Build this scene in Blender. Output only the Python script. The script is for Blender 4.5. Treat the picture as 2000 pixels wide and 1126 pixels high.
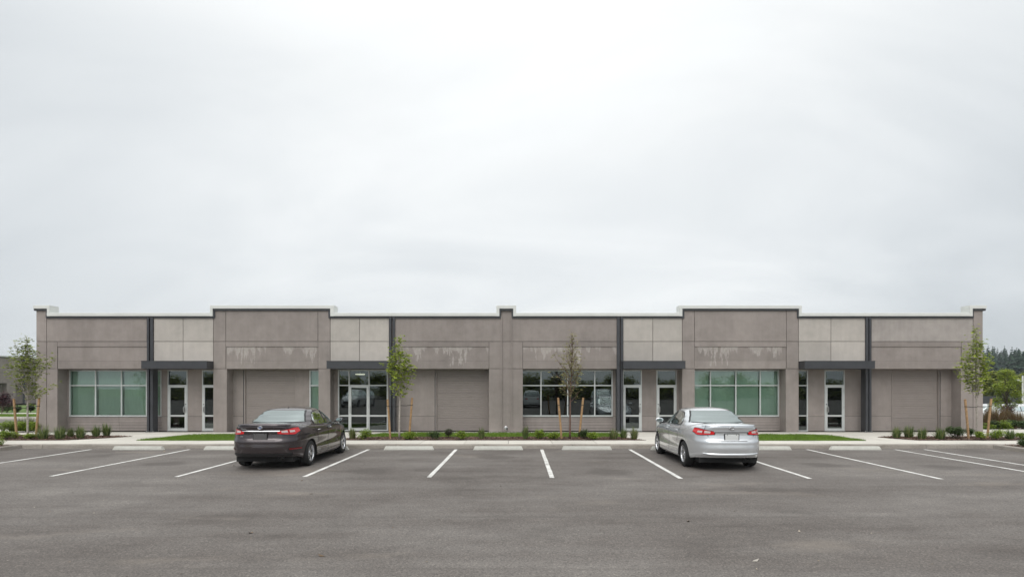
import bpy, bmesh, math, random
from mathutils import Vector, Matrix, noise as mnoise
R = math.radians
rnd = random.Random(7)

# ------------------------------------------------------------------ clear
for o in list(bpy.data.objects): bpy.data.objects.remove(o, do_unlink=True)
S = bpy.context.scene
COL = S.collection

# ------------------------------------------------------------------ camera
# photograph 2000 x 1126; verticals are parallel (lens shift), vanishing point at (VX, HY)
FPX, VX, HY, CH = 1127.0, 1012.0, 753.0, 2.12
cd = bpy.data.cameras.new('camera'); cam = bpy.data.objects.new('camera', cd); COL.objects.link(cam)
cam.location = (0, 0, CH); cam.rotation_euler = (R(90), 0, 0)
cd.sensor_width = 36; cd.lens = FPX/2000*36
cd.shift_x = (1000-VX)/2000; cd.shift_y = (HY-563)/2000
cd.clip_end = 4000; cd.clip_start = 0.1
S.camera = cam
S.render.engine = 'CYCLES'
S.render.resolution_x, S.render.resolution_y = 1024, 576

# ------------------------------------------------------------------ sky, sun, exposure
SUN_EL, SUN_AZ = R(52), R(195)      # azimuth from +Y clockwise: behind the camera, a little to its left
W = bpy.data.worlds.new('World'); S.world = W; W.use_nodes = True
nt = W.node_tree; nt.nodes.clear(); N = nt.nodes.new; LK = nt.links.new
def wmath(op, a, b=None, c=None, clamp=False):
    n = N('ShaderNodeMath'); n.operation = op; n.use_clamp = clamp
    for i, v in enumerate((a, b, c)):
        if v is None: continue
        if isinstance(v, (int, float)): n.inputs[i].default_value = v
        else: LK(v, n.inputs[i])
    return n.outputs[0]
out = N('ShaderNodeOutputWorld'); mixs = N('ShaderNodeMixShader'); b1 = N('ShaderNodeBackground'); b2 = N('ShaderNodeBackground')
sky = N('ShaderNodeTexSky'); sky.sky_type = 'NISHITA'; sky.sun_disc = False
sky.sun_elevation = SUN_EL; sky.sun_rotation = SUN_AZ
LK(sky.outputs[0], b1.inputs[0]); b1.inputs[1].default_value = 0.1
tc = N('ShaderNodeTexCoord'); sep = N('ShaderNodeSeparateXYZ'); LK(tc.outputs['Generated'], sep.inputs[0])
zpos = wmath('MAXIMUM', sep.outputs[2], 0.0)
den = wmath('ADD', zpos, 0.42)
cx = wmath('DIVIDE', sep.outputs[0], den); cy = wmath('DIVIDE', sep.outputs[1], den)
comb = N('ShaderNodeCombineXYZ'); LK(cx, comb.inputs[0]); LK(cy, comb.inputs[1])
def wnoise(scale, loc, detail, rough, sx=1.0, sy=1.0, rot=0.0, dist=0.0):
    m = N('ShaderNodeMapping'); m.inputs['Location'].default_value = loc; m.inputs['Scale'].default_value = (sx, sy, 1)
    m.inputs['Rotation'].default_value = (0, 0, rot)
    LK(comb.outputs[0], m.inputs[0])
    n = N('ShaderNodeTexNoise'); n.inputs['Scale'].default_value = scale; n.inputs['Detail'].default_value = detail
    n.inputs['Roughness'].default_value = rough; n.inputs['Distortion'].default_value = dist
    LK(m.outputs[0], n.inputs['Vector']); return n.outputs['Fac']
n1 = wnoise(0.80, (8.8, 2.1, 0), 3.0, 0.5, 0.8, 1.1, R(35), 0.4)
n2 = wnoise(1.9, (7.3, 4.4, 0), 4.0, 0.55, 0.6, 1.4, R(-40), 0.8)
# brightness: overcast gradient (brighter to the zenith), a thinner belt of cloud overhead along y, soft cloud structure
z3 = wmath('POWER', zpos, 4.0)
g = wmath('ADD', wmath('MULTIPLY_ADD', zpos, 0.06, 0.865), wmath('MULTIPLY', z3, 1.3))
g = wmath('SUBTRACT', g, wmath('MULTIPLY', wmath('POWER', wmath('ABSOLUTE', sep.outputs[0]), 2.0), 0.46))
c1 = wmath('MULTIPLY', wmath('SUBTRACT', n1, 0.5), 0.42)
c2 = wmath('MULTIPLY', wmath('SUBTRACT', n2, 0.5), 0.34)
horiz = wmath('SUBTRACT', 1.1, wmath('MULTIPLY', zpos, 0.7))
bri = wmath('ADD', g, wmath('MULTIPLY', wmath('ADD', c1, c2), horiz))
tint = N('ShaderNodeMapRange'); LK(bri, tint.inputs[0])
tint.inputs[1].default_value = 0.55; tint.inputs[2].default_value = 0.95
mc = N('ShaderNodeMix'); mc.data_type = 'RGBA'; LK(tint.outputs[0], mc.inputs[0])
mc.inputs[6].default_value = (0.925, 0.995, 1.05, 1); mc.inputs[7].default_value = (0.975, 1.0, 1.005, 1)
vm = N('ShaderNodeVectorMath'); vm.operation = 'SCALE'; LK(mc.outputs[2], vm.inputs[0]); LK(bri, vm.inputs['Scale'])
LK(vm.outputs[0], b2.inputs[0]); b2.inputs[1].default_value = 1.0
mixs.inputs[0].default_value = 0.95
LK(b1.outputs[0], mixs.inputs[1]); LK(b2.outputs[0], mixs.inputs[2]); LK(mixs.outputs[0], out.inputs[0])

sd = bpy.data.lights.new('sun', 'SUN'); sd.energy = 1.5; sd.angle = R(50); sd.color = (1.0, 0.975, 0.94)
sun = bpy.data.objects.new('sun', sd); COL.objects.link(sun)
dirv = Vector((math.sin(SUN_AZ)*math.cos(SUN_EL), math.cos(SUN_AZ)*math.cos(SUN_EL), math.sin(SUN_EL)))
sun.rotation_euler = dirv.to_track_quat('Z', 'Y').to_euler(); sun.location = (0, -20, 40)

S.view_settings.view_transform = 'Standard'; S.view_settings.look = 'None'
S.view_settings.exposure = 0.08; S.view_settings.gamma = 1.0
S.view_settings.use_curve_mapping = False

# ------------------------------------------------------------------ helpers
def PX(px, Y): return (px-VX)/FPX*Y
def PZ(py, Y): return CH-(py-HY)/FPX*Y
PAVE = 0.14
YF = 24.75           # front plane of the building
YR = 25.30           # recessed wall plane
def on_pave(py): return (CH-PAVE)*FPX/(py-HY)
def on_lot(py): return CH*FPX/(py-HY)

def worldoff(p):
    v = Vector((0, 0, 0))
    while p is not None:
        v += p.location; p = p.parent
    return v

class MB:
    def __init__(s): s.v = []; s.f = []; s.mi = []; s.m = 0
    def add(s, vs, fs):
        b = len(s.v); s.v += [tuple(v) for v in vs]
        for f in fs: s.f.append(tuple(b+i for i in f)); s.mi.append(s.m)
        return s
    def box(s, x0, x1, y0, y1, z0, z1):
        return s.add([(x0,y0,z0),(x1,y0,z0),(x1,y1,z0),(x0,y1,z0),(x0,y0,z1),(x1,y0,z1),(x1,y1,z1),(x0,y1,z1)],
                     [(0,3,2,1),(4,5,6,7),(0,1,5,4),(1,2,6,5),(2,3,7,6),(3,0,4,7)])
    def prism_x(s, prof, x0, x1):           # prof: list of (y,z) counter-clockwise seen from +x
        n = len(prof)
        vs = [(x0, y, z) for y, z in prof]+[(x1, y, z) for y, z in prof]
        fs = [(i, (i+1) % n, n+(i+1) % n, n+i) for i in range(n)]
        fs = [tuple(reversed(f)) for f in fs]
        return s.add(vs, fs+[tuple(range(n)), tuple(reversed(range(n, 2*n)))])
    def prism_z(s, poly, z0, z1):           # poly counter-clockwise seen from above
        n = len(poly)
        vs = [(x, y, z0) for x, y in poly]+[(x, y, z1) for x, y in poly]
        fs = [(i, (i+1) % n, n+(i+1) % n, n+i) for i in range(n)]
        return s.add(vs, fs+[tuple(reversed(range(n))), tuple(range(n, 2*n))])
    def tube(s, pts, rads, n=8, cap=True):
        pts = [Vector(p) for p in pts]; rings = []
        up = Vector((0.13, 0.27, 1)).normalized()
        for i, p in enumerate(pts):
            d = (pts[min(i+1, len(pts)-1)]-pts[max(i-1, 0)])
            d = d.normalized() if d.length > 1e-9 else Vector((0, 0, 1))
            a = d.cross(up)
            if a.length < 1e-3: a = d.cross(Vector((1, 0, 0)))
            a.normalize(); b = d.cross(a)
            r = rads[i] if isinstance(rads, (list, tuple)) else rads
            rings.append([p+(a*math.cos(2*math.pi*k/n)+b*math.sin(2*math.pi*k/n))*r for k in range(n)])
        vs = [v for r_ in rings for v in r_]; fs = []
        for i in range(len(rings)-1):
            for k in range(n):
                fs.append((i*n+k, (i+1)*n+k, (i+1)*n+(k+1) % n, i*n+(k+1) % n))
        if cap: fs += [tuple(range(n)), tuple(reversed(range((len(rings)-1)*n, len(rings)*n)))]
        return s.add(vs, fs)
    def lathe_x(s, prof, n=28, c=(0, 0, 0)):  # prof: (x, r) revolved round the x axis
        m = len(prof); vs = []; fs = []
        for k in range(n):
            a = 2*math.pi*k/n
            for x, r in prof: vs.append((c[0]+x, c[1]+r*math.cos(a), c[2]+r*math.sin(a)))
        for k in range(n):
            for i in range(m-1):
                fs.append((k*m+i, k*m+i+1, ((k+1) % n)*m+i+1, ((k+1) % n)*m+i))
        return s.add(vs, fs)
    def grid(s, pts, flip=False):             # pts[i][j]
        n, m = len(pts), len(pts[0]); vs = [p for r_ in pts for p in r_]; fs = []
        for i in range(n-1):
            for j in range(m-1):
                f = (i*m+j, i*m+j+1, (i+1)*m+j+1, (i+1)*m+j)
                fs.append(tuple(reversed(f)) if flip else f)
        return s.add(vs, fs)
    def mesh(s, name, mats, off=Vector((0, 0, 0)), smooth=False):
        me = bpy.data.meshes.new(name)
        me.from_pydata([(v[0]-off[0], v[1]-off[1], v[2]-off[2]) for v in s.v], [], s.f)
        if not isinstance(mats, (list, tuple)): mats = [mats]
        for m in mats: me.materials.append(m)
        if len(mats) > 1: me.polygons.foreach_set('material_index', s.mi)
        if smooth: me.polygons.foreach_set('use_smooth', [True]*len(me.polygons))
        me.update(); return me
    def build(s, name, mats, parent=None, origin=None, smooth=False):
        off = worldoff(parent) if parent is not None else Vector((0, 0, 0))
        og = Vector(origin) if origin is not None else off
        o = bpy.data.objects.new(name, s.mesh(name, mats, og, smooth)); COL.objects.link(o)
        if parent is not None: o.parent = parent
        o.location = og-off
        return o

def tag(o, label=None, cat=None, group=None, kind=None):
    if label: o['label'] = label
    if cat: o['category'] = cat
    if group: o['group'] = group
    if kind: o['kind'] = kind
    return o
def empty(name, loc, label=None, cat=None, group=None):
    o = bpy.data.objects.new(name, None); COL.objects.link(o); o.location = loc; o.empty_display_size = 0.2
    return tag(o, label, cat, group)
def place(name, me, parent=None, loc=(0, 0, 0)):
    o = bpy.data.objects.new(name, me); COL.objects.link(o); o.location = loc
    if parent is not None: o.parent = parent
    return o
def copy_tree(o, parent=None):
    c = o.copy(); COL.objects.link(c); c.parent = parent
    for ch in list(o.children): copy_tree(ch, c)
    return c

# ------------------------------------------------------------------ materials
MATS = {}
def new_mat(name):
    m = bpy.data.materials.new(name); m.use_nodes = True
    t = m.node_tree; bs = t.nodes['Principled BSDF']; MATS[name] = m
    return m, t, bs
def tnode(t, typ, **kw):
    n = t.nodes.new(typ)
    for k, v in kw.items():
        if k in n.inputs: n.inputs[k].default_value = v
        else: setattr(n, k, v)
    return n
def ramp(t, fac, stops):
    r = t.nodes.new('ShaderNodeValToRGB'); t.links.new(fac, r.inputs[0])
    while len(r.color_ramp.elements) < len(stops): r.color_ramp.elements.new(0.5)
    for e, (p, c) in zip(r.color_ramp.elements, stops):
        e.position = p; e.color = (*c, 1) if len(c) == 3 else c
    return r.outputs[0]
def mixc(t, fac, a, b, blend='MIX'):
    n = t.nodes.new('ShaderNodeMix'); n.data_type = 'RGBA'; n.blend_type = blend
    for i, v in ((0, fac), (6, a), (7, b)):
        if isinstance(v, (int, float)): n.inputs[i].default_value = v
        elif isinstance(v, tuple): n.inputs[i].default_value = (*v, 1) if len(v) == 3 else v
        else: t.links.new(v, n.inputs[i])
    return n.outputs[2]
def tmath(t, op, a, b=None, clamp=False):
    n = t.nodes.new('ShaderNodeMath'); n.operation = op; n.use_clamp = clamp
    for i, v in enumerate((a, b)):
        if v is None: continue
        if isinstance(v, (int, float)): n.inputs[i].default_value = v
        else: t.links.new(v, n.inputs[i])
    return n.outputs[0]
def tnoise(t, scale, detail=4, rough=0.55, mscale=(1, 1, 1), vec=None, world=True, loc=(0, 0, 0)):
    if vec is None:
        if world: vec = tnode(t, 'ShaderNodeNewGeometry').outputs['Position']
        else: vec = tnode(t, 'ShaderNodeTexCoord').outputs['Object']
    mp = tnode(t, 'ShaderNodeMapping'); mp.inputs['Scale'].default_value = mscale; mp.inputs['Location'].default_value = loc
    t.links.new(vec, mp.inputs[0])
    n = tnode(t, 'ShaderNodeTexNoise', Scale=scale, Detail=detail, Roughness=rough)
    t.links.new(mp.outputs[0], n.inputs['Vector']); return n.outputs['Fac']
def add_bump(t, bs, h, strength=0.3, dist=0.01):
    b = tnode(t, 'ShaderNodeBump', Strength=strength, Distance=dist)
    t.links.new(h, b.inputs['Height']); t.links.new(b.outputs[0], bs.inputs['Normal'])
def simple(name, col, rough=0.6, metal=0.0, var=0.12, vscale=3.0, bump=0.0, bscale=60, world=False):
    m, t, bs = new_mat(name)
    n = tnoise(t, vscale, 5, 0.6, world=world)
    lo = tuple(c*(1-var) for c in col); hi = tuple(min(1, c*(1+var)) for c in col)
    t.links.new(ramp(t, n, [(0.3, lo), (0.7, hi)]), bs.inputs['Base Color'])
    bs.inputs['Roughness'].default_value = rough; bs.inputs['Metallic'].default_value = metal
    if bump: add_bump(t, bs, tnoise(t, bscale, 4, 0.6, world=world), bump, 0.01)
    return m

def stucco(name, col, stain=0.0, var=0.125):
    """painted tilt-up concrete: trowel mottling, faint vertical weather runs, optional white mineral stains under the ledge"""
    m, t, bs = new_mat(name)
    a = tnoise(t, 0.55, 3, 0.5); b = tnoise(t, 2.6, 6, 0.62, loc=(4, 0, 9)); c = tnoise(t, 1.1, 4, 0.6, (5, 5, 0.35))
    f = tmath(t, 'ADD', tmath(t, 'MULTIPLY', a, 0.4), tmath(t, 'ADD', tmath(t, 'MULTIPLY', b, 0.4), tmath(t, 'MULTIPLY', c, 0.2)))
    base = ramp(t, f, [(0.34, tuple(x*(1-1.5*var) for x in col)), (0.5, col), (0.66, tuple(x*(1+1.5*var) for x in col))])
    oi = tnode(t, 'ShaderNodeObjectInfo')
    hv = tmath(t, 'ADD', tmath(t, 'MULTIPLY', oi.outputs['Random'], 0.13), 0.935)
    hsv = tnode(t, 'ShaderNodeHueSaturation'); t.links.new(base, hsv.inputs['Color']); t.links.new(hv, hsv.inputs['Value'])
    base = hsv.outputs[0]
    if stain:
        g = tnode(t, 'ShaderNodeNewGeometry').outputs['Position']
        sp = tnode(t, 'ShaderNodeSeparateXYZ'); t.links.new(g, sp.inputs[0])
        zt = PZ(676.5, YF)
        depth = tmath(t, 'SUBTRACT', zt, sp.outputs[2])                       # metres below the ledge
        amt = tnoise(t, 0.75, 3, 0.6, (1, 0, 0), loc=(stain*13.7, 0, 0))       # where along x it has run
        run = tnoise(t, 5.5, 4, 0.65, (1, 0, 0.22), loc=(stain*7.1, 0, 0))
        wob = tnoise(t, 9.0, 4, 0.7, (1, 1, 0.8))
        reach = tmath(t, 'MULTIPLY', tmath(t, 'MULTIPLY', tmath(t, 'SUBTRACT', amt, 0.43, True), 7.0, True),
                      tmath(t, 'MULTIPLY', tmath(t, 'SUBTRACT', run, 0.38, True), 4.2))
        k = tmath(t, 'SUBTRACT', reach, tmath(t, 'ADD', depth, tmath(t, 'MULTIPLY', tmath(t, 'SUBTRACT', wob, 0.5), 0.35)))
        k = tmath(t, 'MULTIPLY', k, 6.0, True)
        k = tmath(t, 'MULTIPLY', k, tmath(t, 'MULTIPLY', tmath(t, 'SUBTRACT', wob, 0.22, True), 1.9, True))
        k = tmath(t, 'MULTIPLY', k, 0.85)
        base = mixc(t, k, base, (0.50, 0.46, 0.43))
    t.links.new(base, bs.inputs['Base Color']); bs.inputs['Roughness'].default_value = 0.82
    add_bump(t, bs, tnoise(t, 22, 6, 0.7), 0.25, 0.006)
    return m
TAUPE = (0.277, 0.2425, 0.2235)
M_T = stucco('taupe_stucco', TAUPE)
M_TS = [stucco('taupe_stucco_stained_%d' % i, TAUPE, stain=i+1.0) for i in range(4)]
M_TL = stucco('pale_taupe_stucco', (0.355, 0.322, 0.30))
M_L = stucco('light_stucco', (0.455, 0.42, 0.383), var=0.10)
M_CORE = simple('joint_shadow_grey', (0.10, 0.09, 0.085), 0.9)
M_DOORP = simple('taupe_metal_door', (0.258, 0.2245, 0.206), 0.5, var=0.04)
M_DARK = simple('charcoal_painted_steel', (0.048, 0.050, 0.056), 0.42, var=0.15, vscale=2)
M_COPE = simple('pale_metal_coping', (0.68, 0.69, 0.66), 0.45, var=0.05, vscale=1.2)
M_ALU = simple('clear_anodised_aluminium', (0.60, 0.62, 0.61), 0.38, 0.25, var=0.05)
M_STEEL = simple('brushed_steel', (0.62, 0.62, 0.62), 0.28, 0.9, var=0.05)
M_BLACK = simple('black_rubber', (0.012, 0.012, 0.012), 0.75)
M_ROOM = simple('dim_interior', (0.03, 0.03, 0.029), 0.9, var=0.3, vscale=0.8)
M_ROOF = simple('grey_roof_membrane', (0.30, 0.30, 0.29), 0.9)

def glass_mat(name, tint, refl, rough=0.0):
    m, t, bs = new_mat(name); t.nodes.remove(bs)
    o = t.nodes['Material Output']
    tr = tnode(t, 'ShaderNodeBsdfTransparent'); tr.inputs[0].default_value = (*tint, 1)
    gl = tnode(t, 'ShaderNodeBsdfGlossy'); gl.inputs[0].default_value = (0.86, 0.97, 0.97, 1); gl.inputs['Roughness'].default_value = rough
    lw = tnode(t, 'ShaderNodeFresnel'); lw.inputs[0].default_value = 1.5
    f = tmath(t, 'ADD', lw.outputs[0], refl, True)
    wav = tnoise(t, 0.9, 2, 0.4); b = tnode(t, 'ShaderNodeBump', Strength=0.04, Distance=0.02)
    t.links.new(wav, b.inputs['Height']); t.links.new(b.outputs[0], gl.inputs['Normal'])
    mx = tnode(t, 'ShaderNodeMixShader'); t.links.new(f, mx.inputs[0]); t.links.new(tr.outputs[0], mx.inputs[1]); t.links.new(gl.outputs[0], mx.inputs[2])
    t.links.new(mx.outputs[0], o.inputs[0]); return m
M_GLASS = glass_mat('dark_glass', (0.36, 0.44, 0.42), 0.075)
M_GLASSG = glass_mat('green_glass', (0.68, 0.82, 0.745), 0.10)
M_BLIND = simple('roller_blind_fabric', (0.60, 0.66, 0.60), 0.8, var=0.06, vscale=1.5)

def asphalt():
    m, t, bs = new_mat('weathered_asphalt')
    pos = tnode(t, 'ShaderNodeNewGeometry').outputs['Position']
    big = tnoise(t, 0.2, 5, 0.62, (0.7, 1.1, 1)); mid = tnoise(t, 0.9, 6, 0.66, (0.8, 1.1, 1)); streak = tnoise(t, 0.5, 6, 0.66, (0.26, 1.5, 1), loc=(3, 8, 0))
    f = tmath(t, 'ADD', tmath(t, 'MULTIPLY', big, 0.42), tmath(t, 'ADD', tmath(t, 'MULTIPLY', mid, 0.24), tmath(t, 'MULTIPLY', streak, 0.34)))
    base = ramp(t, f, [(0.40, (0.084, 0.072, 0.064)), (0.47, (0.121, 0.107, 0.097)), (0.53, (0.145, 0.131, 0.120)), (0.61, (0.187, 0.171, 0.156))])
    # stone grains
    vo = tnode(t, 'ShaderNodeTexVoronoi', Scale=62.0); t.links.new(pos, vo.inputs['Vector'])
    gr = tnode(t, 'ShaderNodeSeparateColor'); t.links.new(vo.outputs['Color'], gr.inputs[0])
    base = mixc(t, 0.68, base, ramp(t, gr.outputs[0], [(0.0, (0.25, 0.25, 0.25)), (0.5, (0.5, 0.5, 0.5)), (0.93, (0.62, 0.61, 0.6)), (1.0, (0.95, 0.93, 0.9))]), 'OVERLAY')
    fine = tnoise(t, 38, 3, 0.7)
    base = mixc(t, 0.45, base, ramp(t, fine, [(0.3, (0.3, 0.3, 0.3)), (0.7, (0.7, 0.7, 0.7))]), 'OVERLAY')
    # dark oily patches in the stalls and dusty tan patches
    oil = tnoise(t, 0.62, 5, 0.6, (0.8, 1.0, 1), loc=(11.3, 2.2, 0))
    base = mixc(t, tmath(t, 'MULTIPLY', tmath(t, 'SUBTRACT', oil, 0.60, True), 3.6, True), base, (0.075, 0.067, 0.06))
    dust = tnoise(t, 0.55, 5, 0.62, (0.55, 1.2, 1), loc=(40.3, 9.2, 0))
    base = mixc(t, tmath(t, 'MULTIPLY', tmath(t, 'SUBTRACT', dust, 0.585, True), 3.0, True), base, (0.25, 0.215, 0.18))
    # drip stains in the middle of the bays and a dark paving seam along the aisle
    sp = tnode(t, 'ShaderNodeSeparateXYZ'); t.links.new(pos, sp.inputs[0])
    u = tmath(t, 'DIVIDE', tmath(t, 'SUBTRACT', sp.outputs[0], 0.79-2.97*20), 2.97)
    fr_ = tmath(t, 'MULTIPLY', tmath(t, 'SUBTRACT', tmath(t, 'FRACT', u), 0.5), 2.97/0.62)
    ca_ = tnode(t, 'ShaderNodeTexWhiteNoise', noise_dimensions='1D'); t.links.new(tmath(t, 'FLOOR', u), ca_.inputs['W'])
    yc_ = tmath(t, 'ADD', tmath(t, 'MULTIPLY', ca_.outputs['Value'], 3.6), 14.2)
    dy_ = tmath(t, 'DIVIDE', tmath(t, 'SUBTRACT', sp.outputs[1], yc_), 0.55)
    d2 = tmath(t, 'ADD', tmath(t, 'MULTIPLY', fr_, fr_), tmath(t, 'MULTIPLY', dy_, dy_))
    k = tmath(t, 'SUBTRACT', 1.15, tmath(t, 'ADD', d2, tmath(t, 'MULTIPLY', tmath(t, 'SUBTRACT', mid, 0.5), 3.0)), True)
    base = mixc(t, tmath(t, 'MULTIPLY', k, 0.55), base, (0.072, 0.062, 0.055))
    for ys_, wd in ((9.35, 0.10), (12.2, 0.05), (6.7, 0.06)):
        sm = tmath(t, 'ABSOLUTE', tmath(t, 'SUBTRACT', tmath(t, 'ADD', sp.outputs[1], tmath(t, 'MULTIPLY', big, 0.25)), ys_+.12))
        k = tmath(t, 'MULTIPLY', tmath(t, 'SUBTRACT', 1.0, tmath(t, 'DIVIDE', sm, wd), True), tmath(t, 'MULTIPLY', tmath(t, 'SUBTRACT', mid, 0.3, True), 1.6))
        base = mixc(t, k, base, (0.09, 0.08, 0.073))
    t.links.new(base, bs.inputs['Base Color'])
    t.links.new(ramp(t, mid, [(0.3, (0.74,)*3), (0.7, (0.92,)*3)]), bs.inputs['Roughness'])
    bs.inputs['Specular IOR Level'].default_value = 0.35
    h = tmath(t, 'ADD', tmath(t, 'MULTIPLY', vo.outputs['Distance'], 0.6), fine)
    add_bump(t, bs, h, 0.5, 0.006)
    return m
M_ASPH = asphalt()

def concrete(name, col, var=0.1, dirt=0.0):
    m, t, bs = new_mat(name)
    a = tnoise(t, 0.8, 5, 0.6); b = tnoise(t, 14, 5, 0.65)
    f = tmath(t, 'ADD', tmath(t, 'MULTIPLY', a, 0.6), tmath(t, 'MULTIPLY', b, 0.4))
    base = ramp(t, f, [(0.34, tuple(x*(1-1.6*var) for x in col)), (0.5, col), (0.66, tuple(min(1, x*(1+var)) for x in col))])
    if dirt:
        d = tnoise(t, 3.0, 6, 0.7, (0.6, 1, 2.5))
        base = mixc(t, tmath(t, 'MULTIPLY', tmath(t, 'SUBTRACT', d, 0.5, True), dirt*4, True), base, (0.16, 0.135, 0.11))
    oi = tnode(t, 'ShaderNodeObjectInfo')
    hsv = tnode(t, 'ShaderNodeHueSaturation'); t.links.new(base, hsv.inputs['Color'])
    t.links.new(tmath(t, 'ADD', tmath(t, 'MULTIPLY', oi.outputs['Random'], 0.1), 0.95), hsv.inputs['Value'])
    t.links.new(hsv.outputs[0], bs.inputs['Base Color']); bs.inputs['Roughness'].default_value = 0.85
    add_bump(t, bs, b, 0.2, 0.004)
    return m
M_CONC = concrete('pale_concrete', (0.56, 0.53, 0.475))
M_KERB = concrete('kerb_concrete', (0.30, 0.272, 0.238), 0.15, 0.7)
M_STOP = concrete('wheel_stop_concrete', (0.52, 0.515, 0.47), 0.1, 0.25)
M_JOINT = simple('joint_dirt', (0.16, 0.145, 0.125), 0.95)

def paint_line():
    m, t, bs = new_mat('white_line_paint')
    w = tnoise(t, 55, 4, 0.7); w2 = tnoise(t, 2.2, 4, 0.6)
    k = tmath(t, 'ADD', tmath(t, 'MULTIPLY', w, 0.6), tmath(t, 'MULTIPLY', w2, 0.4))
    t.links.new(ramp(t, k, [(0.37, (0.22, 0.20, 0.19)), (0.47, (0.56, 0.55, 0.52)), (0.55, (0.70, 0.69, 0.66))]), bs.inputs['Base Color'])
    bs.inputs['Roughness'].default_value = 0.7
    return m
M_LINE = paint_line()

def leaf_mat(name, cols, transl=0.35, rough=0.5):
    m, t, bs = new_mat(name)
    g = tnode(t, 'ShaderNodeNewGeometry')
    c = ramp(t, g.outputs['Random Per Island'], [(i/(len(cols)-1), x) for i, x in enumerate(cols)])
    big = tnoise(t, 1.7, 2, 0.5)
    c = mixc(t, 0.5, c, ramp(t, big, [(0.3, (0.35,)*3), (0.7, (0.65,)*3)]), 'OVERLAY')
    t.links.new(c, bs.inputs['Base Color']); bs.inputs['Roughness'].default_value = rough
    bs.inputs['Specular IOR Level'].default_value = 0.3
    tl = tnode(t, 'ShaderNodeBsdfTranslucent'); t.links.new(c, tl.inputs[0])
    mx = tnode(t, 'ShaderNodeMixShader'); mx.inputs[0].default_value = transl
    t.links.new(bs.outputs[0], mx.inputs[1]); t.links.new(tl.outputs[0], mx.inputs[2])
    t.links.new(mx.outputs[0], t.nodes['Material Output'].inputs[0]); return m
M_LEAF = leaf_mat('young_leaf', [(0.13, 0.165, 0.025), (0.21, 0.26, 0.04), (0.32, 0.36, 0.065)])
M_LEAFB = leaf_mat('bright_leaf', [(0.17, 0.23, 0.025), (0.28, 0.36, 0.04), (0.42, 0.47, 0.07)])
M_LEAFP = leaf_mat('pale_olive_leaf', [(0.20, 0.19, 0.08), (0.28, 0.27, 0.11), (0.34, 0.31, 0.13)])
M_SHRUB = leaf_mat('lime_shrub_leaf', [(0.12, 0.19, 0.02), (0.21, 0.30, 0.03), (0.32, 0.41, 0.05)])
M_SHRUBD = leaf_mat('dark_shrub_leaf', [(0.035, 0.07, 0.022), (0.065, 0.11, 0.03), (0.11, 0.155, 0.045)])
M_SHRUBV = leaf_mat('violet_grey_shrub_leaf', [(0.05, 0.07, 0.03), (0.09, 0.11, 0.05), (0.15, 0.10, 0.12)])
M_PURP = leaf_mat('purple_leaf', [(0.035, 0.012, 0.018), (0.06, 0.02, 0.028), (0.09, 0.03, 0.035)], 0.2)
M_BLADE = leaf_mat('grass_clump_blade', [(0.06, 0.105, 0.03), (0.105, 0.16, 0.045), (0.18, 0.235, 0.075), (0.30, 0.29, 0.13)], 0.25)
M_BLADEB = leaf_mat('light_grass_clump_blade', [(0.09, 0.13, 0.035), (0.15, 0.195, 0.06), (0.27, 0.245, 0.12)], 0.25)
M_BLADER = leaf_mat('russet_grass_blade', [(0.10, 0.065, 0.03), (0.16, 0.095, 0.05), (0.12, 0.11, 0.04), (0.20, 0.13, 0.08)], 0.25)
M_LAWN = leaf_mat('lawn_blade', [(0.095, 0.17, 0.018), (0.155, 0.26, 0.028), (0.22, 0.32, 0.045)], 0.3)
M_CONIF = leaf_mat('conifer_needle', [(0.014, 0.034, 0.024), (0.024, 0.052, 0.034), (0.045, 0.08, 0.045)], 0.1, 0.7)
M_FARL = leaf_mat('broadleaf_canopy', [(0.10, 0.145, 0.015), (0.22, 0.27, 0.03), (0.38, 0.38, 0.055)], 0.3)
M_BARK = simple('pale_birch_bark', (0.38, 0.34, 0.30), 0.85, var=0.35, vscale=18)
M_BARKR = simple('red_brown_twig', (0.13, 0.075, 0.055), 0.8, var=0.25, vscale=12)
M_BARKD = simple('grey_brown_bark', (0.11, 0.085, 0.065), 0.9, var=0.3, vscale=8)
M_STAKE = simple('raw_pine_stake', (0.36, 0.225, 0.115), 0.8, var=0.3, vscale=14)
M_SOIL = simple('dark_soil', (0.075, 0.05, 0.036), 0.95, var=0.4, vscale=9, bump=0.6, bscale=25, world=True)
M_CHIP = leaf_mat('bark_mulch_chip', [(0.05, 0.026, 0.018), (0.10, 0.052, 0.036), (0.16, 0.09, 0.065), (0.25, 0.17, 0.13)], 0.0, 0.9)
M_GROUND = simple('rough_ground', (0.10, 0.115, 0.05), 0.95, var=0.3, vscale=0.15, world=True)
M_TURF = simple('turf_soil', (0.08, 0.135, 0.02), 0.95, var=0.3, vscale=2.0, world=True)
M_HILL = simple('forest_floor', (0.03, 0.045, 0.025), 0.95, world=True)

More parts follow.
